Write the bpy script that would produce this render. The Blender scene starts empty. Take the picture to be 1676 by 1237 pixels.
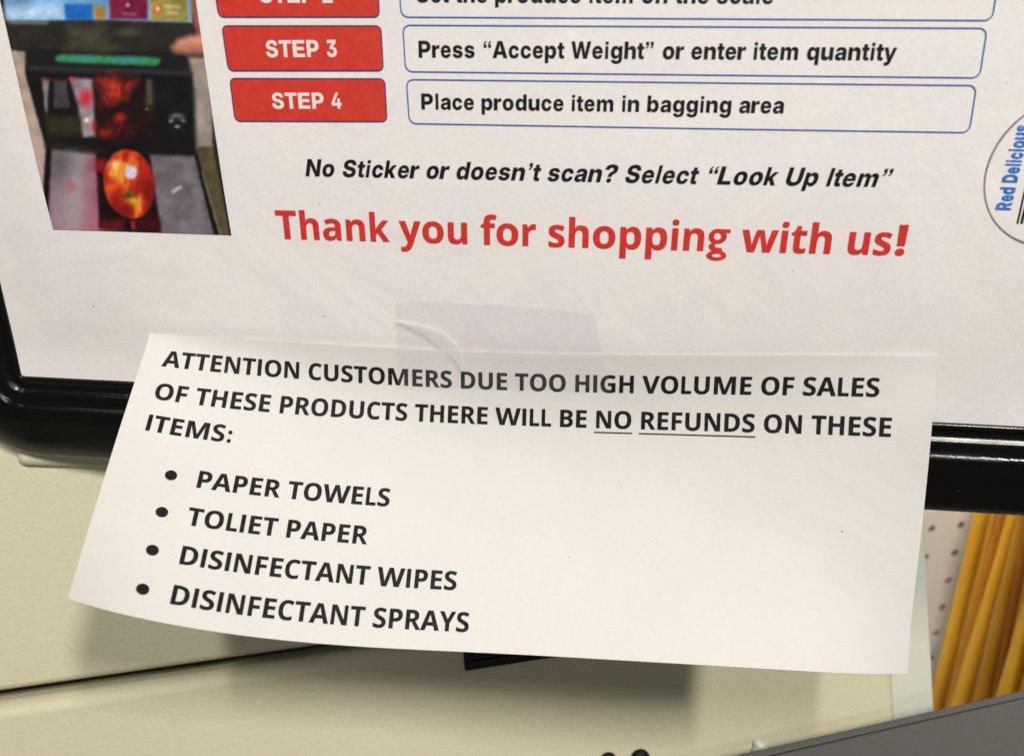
import bpy, bmesh, math, random, json
import numpy as np
from math import comb, radians, sin, cos, pi
from mathutils import Vector, Matrix
from mathutils.geometry import delaunay_2d_cdt

# ------------------------------------------------------------------ camera, world, lamps
MM = 0.001                                   # everything below is thought of in millimetres
scene = bpy.context.scene
COL = scene.collection
FPX = 1356.3628754872348                                    # focal length in photograph pixels (1676 wide)
RW = np.array([[0.99426228, 0.1067919, -0.00616522], [0.03492367, -0.37854597, -0.92492339], [-0.10110815, 0.91940113, -0.38010355]])                          # rows: camera right, down, forward in world axes
CAM = np.array([23.6143, -214.7305, 88.775])                          # camera position, mm
PP = np.array([838.0, 618.5])

cam = bpy.data.cameras.new("camera"); cam_o = bpy.data.objects.new("camera", cam); COL.objects.link(cam_o)
cam.sensor_width = 36.0; cam.lens = FPX / 1676 * 36
cam.clip_start = 0.005; cam.clip_end = 50
m = Matrix.Identity(4)
for i in range(3):
    m[i][0] = RW[0][i]; m[i][1] = -RW[1][i]; m[i][2] = -RW[2][i]; m[i][3] = CAM[i] * MM
cam_o.matrix_world = m
cam.dof.use_dof = True; cam.dof.focus_distance = 0.236; cam.dof.aperture_fstop = 14
scene.camera = cam_o

world = bpy.data.worlds.new("World"); scene.world = world; world.use_nodes = True
bg = world.node_tree.nodes["Background"]; bg.inputs[0].default_value = (1.0, 0.95, 0.88, 1); bg.inputs[1].default_value = .05

def lamp(name, loc, target, sx, sy, power, col, spin=0, spread=180):
    l = bpy.data.lights.new(name, 'AREA'); l.shape = 'RECTANGLE'; l.size = sx; l.size_y = sy
    l.energy = power; l.color = col; l.spread = radians(spread)
    o = bpy.data.objects.new(name, l); COL.objects.link(o)
    d = (Vector(target) - Vector(loc)).normalized()
    o.matrix_world = Matrix.Translation(loc) @ d.to_track_quat('-Z', 'Y').to_matrix().to_4x4() @ Matrix.Rotation(spin, 4, 'Z')
    return o
lamp('ceiling_lamp_right', (1.05, -1.30, 1.66), (0, 0, 0), .10, .45, 42, (1.0, .965, .915))
lamp('ceiling_lamp_front', (0.02, -1.55, 1.80), (0, 0, 0), .10, .45, 28, (1.0, .972, .94))
lamp('ceiling_lamp_left', (-1.1, -1.5, 1.85), (0, 0, 0), .12, .6, 3, (1.0, .97, .94))
lamp('ceiling_lamp_far', (0.3, -3.0, 1.6), (0, 0, 0), 1.2, .3, 14, (1.0, .968, .935))
lamp('packet_fill_light', (0.16, 0.20, 1.0), (.42, .44, -.14), .25, .25, 4.3, (1.0, .985, .95), 0, 44)  # added fill light, narrowed to brighten only the pegboard and packets

scene.view_settings.view_transform = 'Standard'; scene.view_settings.look = 'None'
scene.view_settings.exposure = 0; scene.view_settings.gamma = 1
scene.cycles.max_bounces = 8; scene.cycles.transparent_max_bounces = 16

# ------------------------------------------------------------------ geometry helpers (mm, world axes: X right, Y into the wall, Z up)
def ray(x, y):
    v = RW.T @ np.array([x - PP[0], y - PP[1], FPX]); return v / np.linalg.norm(v)
def hit(x, y, p0, n):                         # where the sight line of a point of the photograph meets a plane
    v = ray(x, y); return CAM + v * np.dot(np.asarray(p0, float) - CAM, n) / np.dot(v, n)
def topx(P):
    c = (np.asarray(P, float) - CAM) @ RW.T; return PP + FPX * c[..., :2] / c[..., 2:]
def pl(x, y):                                 # a point of the cockled poster sheet: (X, Z)
    h = hit(x, y, (0, 0, 0), (0, 1, 0))
    for _ in range(3): h = hit(x, y, (0, -zp(h[0], h[2]), 0), (0, 1, 0))
    return np.array([h[0], h[2]])

def mesh(name, V, F, mat, parent=None, smooth=False, label=None, kind=None):
    me = bpy.data.meshes.new(name)
    me.from_pydata([tuple(float(c) * MM for c in v) for v in V], [], [tuple(int(i) for i in f) for f in F])
    me.validate(); me.update()
    if mat: me.materials.append(mat)
    if smooth:
        me.polygons.foreach_set('use_smooth', [True] * len(me.polygons))
    o = bpy.data.objects.new(name, me); COL.objects.link(o)
    if parent: o.parent = parent; o.matrix_parent_inverse = parent.matrix_world.inverted()
    if label: o['label'] = label
    if kind: o['kind'] = kind
    return o
def thing(name, loc, label, cat, group=None):
    o = bpy.data.objects.new(name, None); COL.objects.link(o)
    o.empty_display_size = 0.01
    o.location = [float(c) * MM for c in loc]; bpy.context.view_layer.update()
    o['label'] = label; o['category'] = cat
    if group: o['group'] = group
    return o
def bevel(o, w, seg=5):
    b = o.modifiers.new('bevel', 'BEVEL'); b.width = w * MM; b.segments = seg; b.limit_method = 'ANGLE'; b.angle_limit = radians(40)
    o.data.polygons.foreach_set('use_smooth', [True] * len(o.data.polygons))
    wn = o.modifiers.new('wn', 'WEIGHTED_NORMAL'); wn.keep_sharp = False
def noise2(x, y, seed=0):                     # smooth value noise
    r = np.random.RandomState(seed); T = r.rand(64, 64)
    xi = np.floor(x).astype(int); yi = np.floor(y).astype(int); fx = x - xi; fy = y - yi
    fx = fx * fx * (3 - 2 * fx); fy = fy * fy * (3 - 2 * fy)
    a = T[xi % 64, yi % 64]; b = T[(xi + 1) % 64, yi % 64]; c = T[xi % 64, (yi + 1) % 64]; d = T[(xi + 1) % 64, (yi + 1) % 64]
    return (a * (1 - fx) + b * fx) * (1 - fy) + (c * (1 - fx) + d * fx) * fy
def sm(a, b, x): 
    t = np.clip((x - a) / (b - a), 0, 1); return t * t * (3 - 2 * t)

# ------------------------------------------------------------------ materials
def mat(name, col, rough=0.5, spec=0.5, metal=0):
    m = bpy.data.materials.new(name); m.use_nodes = True
    b = m.node_tree.nodes['Principled BSDF']
    b.inputs['Base Color'].default_value = (*col, 1); b.inputs['Roughness'].default_value = rough
    b.inputs['Specular IOR Level'].default_value = spec; b.inputs['Metallic'].default_value = metal
    return m
def nz(m, scale, detail=3, rough=.5, dist=0, stretch=None):
    nt = m.node_tree; tc = nt.nodes.new('ShaderNodeTexCoord'); n = nt.nodes.new('ShaderNodeTexNoise')
    n.inputs['Scale'].default_value = scale; n.inputs['Detail'].default_value = detail; n.inputs['Roughness'].default_value = rough
    n.inputs['Distortion'].default_value = dist
    if stretch:
        mp = nt.nodes.new('ShaderNodeMapping'); mp.inputs['Scale'].default_value = stretch
        nt.links.new(tc.outputs['Object'], mp.inputs['Vector']); nt.links.new(mp.outputs[0], n.inputs['Vector'])
    else: nt.links.new(tc.outputs['Object'], n.inputs['Vector'])
    return n
def ramp(m, fac, stops):
    r = m.node_tree.nodes.new('ShaderNodeValToRGB'); e = r.color_ramp.elements
    while len(e) < len(stops): e.new(.5)
    for k, (p, c) in enumerate(stops): e[k].position = p; e[k].color = (*c, 1)
    m.node_tree.links.new(fac, r.inputs[0]); return r
def bump(m, sources, dist):                   # sources: list of (noise node, strength)
    nt = m.node_tree; prev = None
    for n, s in sources:
        b = nt.nodes.new('ShaderNodeBump'); b.inputs['Strength'].default_value = s; b.inputs['Distance'].default_value = dist
        nt.links.new(n.outputs[0], b.inputs['Height'])
        if prev: nt.links.new(prev.outputs[0], b.inputs['Normal'])
        prev = b
    nt.links.new(prev.outputs[0], nt.nodes['Principled BSDF'].inputs['Normal'])
def mixcol(m, a, b, fac, mode='MIX'):
    nt = m.node_tree; x = nt.nodes.new('ShaderNodeMix'); x.data_type = 'RGBA'; x.blend_type = mode
    if isinstance(fac, float): x.inputs[0].default_value = fac
    else: nt.links.new(fac, x.inputs[0])
    for s, v in ((6, a), (7, b)):
        if isinstance(v, tuple): x.inputs[s].default_value = (*v, 1)
        else: nt.links.new(v, x.inputs[s])
    return x.outputs[2]
def lin(*c): return tuple(((v / 255 + .055) / 1.055) ** 2.4 if v > 10 else v / 255 / 12.92 for v in c)

def paper(name, c0, c1, fibre, spec=.25, rough=.6):
    m = mat(name, c0, rough, spec)
    a = nz(m, 700, 4, .7); b = nz(m, 2600, 2, .6); c = nz(m, 45, 3, .5); nt = m.node_tree
    r = ramp(m, c.outputs[0], [(.35, c0), (.65, c1)])
    r2 = ramp(m, a.outputs[0], [(.3, (1 - fibre,) * 3), (.65, (1, 1, 1))])
    col = mixcol(m, r.outputs[0], r2.outputs[0], 1.0, 'MULTIPLY')
    v = nz(m, 800, 0, .5); r3 = ramp(m, v.outputs[0], [(.075, (.5, .46, .42)), (.1, (1, 1, 1))])     # stray specks in the stock
    col = mixcol(m, col, r3.outputs[0], 1.0, 'MULTIPLY')
    nt.links.new(col, nt.nodes['Principled BSDF'].inputs['Base Color'])
    bump(m, [(a, .25), (b, .2), (c, .5)], .0002)
    big = nz(m, 16, 3, .55, 1.2); bb = nt.nodes.new('ShaderNodeBump'); bb.inputs['Strength'].default_value = .55; bb.inputs['Distance'].default_value = .0016
    nt.links.new(big.outputs[0], bb.inputs['Height']); fb = [n for n in nt.nodes if n.type == 'BUMP' and not n.inputs['Normal'].is_linked and n is not bb][0]; nt.links.new(bb.outputs[0], fb.inputs['Normal'])
    return m
M_POSTER = paper('poster_stock', (.81, .768, .728), (.775, .742, .732), .055, .3, .5)
M_SLIP = paper('copy_paper', (.63, .605, .57), (.61, .59, .56), .03, .15, .75)
def ink(name, col, var=.12, rough=.45, spec=.35, scale=900):
    m = mat(name, col, rough, spec); a = nz(m, scale, 3, .7)
    r = ramp(m, a.outputs[0], [(.3, tuple(c * (1 - var) for c in col)), (.7, tuple(min(1, c * (1 + var) + .012) for c in col))])
    m.node_tree.links.new(r.outputs[0], m.node_tree.nodes['Principled BSDF'].inputs['Base Color'])
    return m
M_BLACK = ink('poster_black_ink', (.007, .006, .010), .5, .5, .12)
M_TONER = ink('notice_black_toner', (.006, .0055, .005), .5, .6, .12)
M_RED = ink('poster_red_ink', (.60, .028, .022), .10)
M_BADGE = ink('badge_red_ink', (.58, .034, .018), .06, scale=400)
M_BADGELINE = ink('badge_outline_ink', (.06, .035, .13), .1)
M_BLUE = ink('outline_blue_ink', (.03, .10, .40), .15)
M_WHITEINK = ink('unprinted_letter_white', (.78, .70, .66), .06)
M_STICKBLUE = ink('sticker_blue_ink', (.02, .17, .60), .25)
M_MAUVE = ink('sticker_outline_ink', (.24, .19, .24), .25)

def frame_mat():
    m = mat('black_gloss_plastic', (.0045, .0042, .0036), .13, .38)
    a = nz(m, 60, 4, .6, stretch=(.25, 1, 1)); r = ramp(m, a.outputs[0], [(.38, (.09,) * 3), (.62, (.30,) * 3)])
    nt = m.node_tree; bs = nt.nodes['Principled BSDF']; nt.links.new(r.outputs[0], bs.inputs['Roughness'])
    d = nz(m, 520, 1, .5); rd = ramp(m, d.outputs[0], [(.80, (.0045, .0042, .0036)), (.84, (.05, .05, .045))])   # dust specks
    nt.links.new(rd.outputs[0], bs.inputs['Base Color'])
    bump(m, [(nz(m, 260, 3, .6), .10), (nz(m, 1400, 2, .6), .07)], .0004)
    return m
M_FRAME = frame_mat()
def shell_mat(name, c0, c1, s=1.0):
    m = mat(name, c0, .55, .35)
    a = nz(m, 8, 3); r = ramp(m, a.outputs[0], [(.35, c0), (.7, c1)])
    g = nz(m, 650, 3, .6); r2 = ramp(m, g.outputs[0], [(.3, (.94,) * 3), (.7, (1, 1, 1))])
    sp = nz(m, 260, 0); r3 = ramp(m, sp.outputs[0], [(.06, (.6, .55, .45)), (.1, (1, 1, 1))])
    col = mixcol(m, r.outputs[0], r2.outputs[0], 1.0, 'MULTIPLY'); col = mixcol(m, col, r3.outputs[0], 1.0, 'MULTIPLY')
    m.node_tree.links.new(col, m.node_tree.nodes['Principled BSDF'].inputs['Base Color'])
    bump(m, [(nz(m, 900, 3, .55, .4), .3 * s), (nz(m, 160, 2), .15 * s)], .0006)
    return m
M_SHELL = shell_mat('beige_textured_plastic', (.52, .485, .33), (.56, .525, .365))
M_SIDE = shell_mat('pale_beige_plastic', (.52, .52, .44), (.55, .55, .46), .5)
M_GAP = mat('seam_shadow_plastic', (.03, .028, .02), .8, .1)
M_RUBBER = mat('black_rubber', (.004, .004, .004), .6, .2)
def grey_mat():
    m = mat('charcoal_grey_plastic', (.085, .083, .08), .5, .4)
    g = nz(m, 900, 3, .6); r = ramp(m, g.outputs[0], [(.3, (.064, .060, .054)), (.7, (.075, .071, .065))])
    sp = nz(m, 260, 0); r3 = ramp(m, sp.outputs[0], [(.90, (0, 0, 0)), (.94, (.16, .16, .16))])
    sc = nz(m, 60, 3, .6, 0, (1, .12, .3)); r4 = ramp(m, sc.outputs[0], [(.66, (0, 0, 0)), (.75, (.02, .02, .022))])
    col = mixcol(m, r.outputs[0], r3.outputs[0], 1.0, 'ADD'); col = mixcol(m, col, r4.outputs[0], 1.0, 'ADD')
    m.node_tree.links.new(col, m.node_tree.nodes['Principled BSDF'].inputs['Base Color'])
    bump(m, [(g, .15)], .0003)
    return m
M_GREY = grey_mat()
M_PEG = shell_mat('white_hardboard', (.72, .725, .675), (.75, .75, .695), .2)
M_PEGBACK = mat('brown_hardboard_back', (.42, .31, .17), .8, .2)
M_PEGWALL = mat('brown_hole_edge', (.40, .30, .17), .8, .2)
def packet_mat(name, c0, c1):
    m = mat(name, c0, .45, .4); a = nz(m, 30, 4, .6, .5, (1, 1, .25)); r = ramp(m, a.outputs[0], [(.3, c0), (.7, c1)])
    m.node_tree.links.new(r.outputs[0], m.node_tree.nodes['Principled BSDF'].inputs['Base Color'])
    bump(m, [(nz(m, 90, 3, .6, .4, (1, 1, .3)), .35)], .0015); return m
M_PK = [packet_mat('golden_yellow_wrap', (.68, .33, .014), (.78, .43, .04)), packet_mat('burnt_orange_wrap', (.42, .13, .006), (.54, .20, .012)),
        packet_mat('ochre_wrap', (.56, .25, .015), (.66, .34, .03))]

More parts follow.
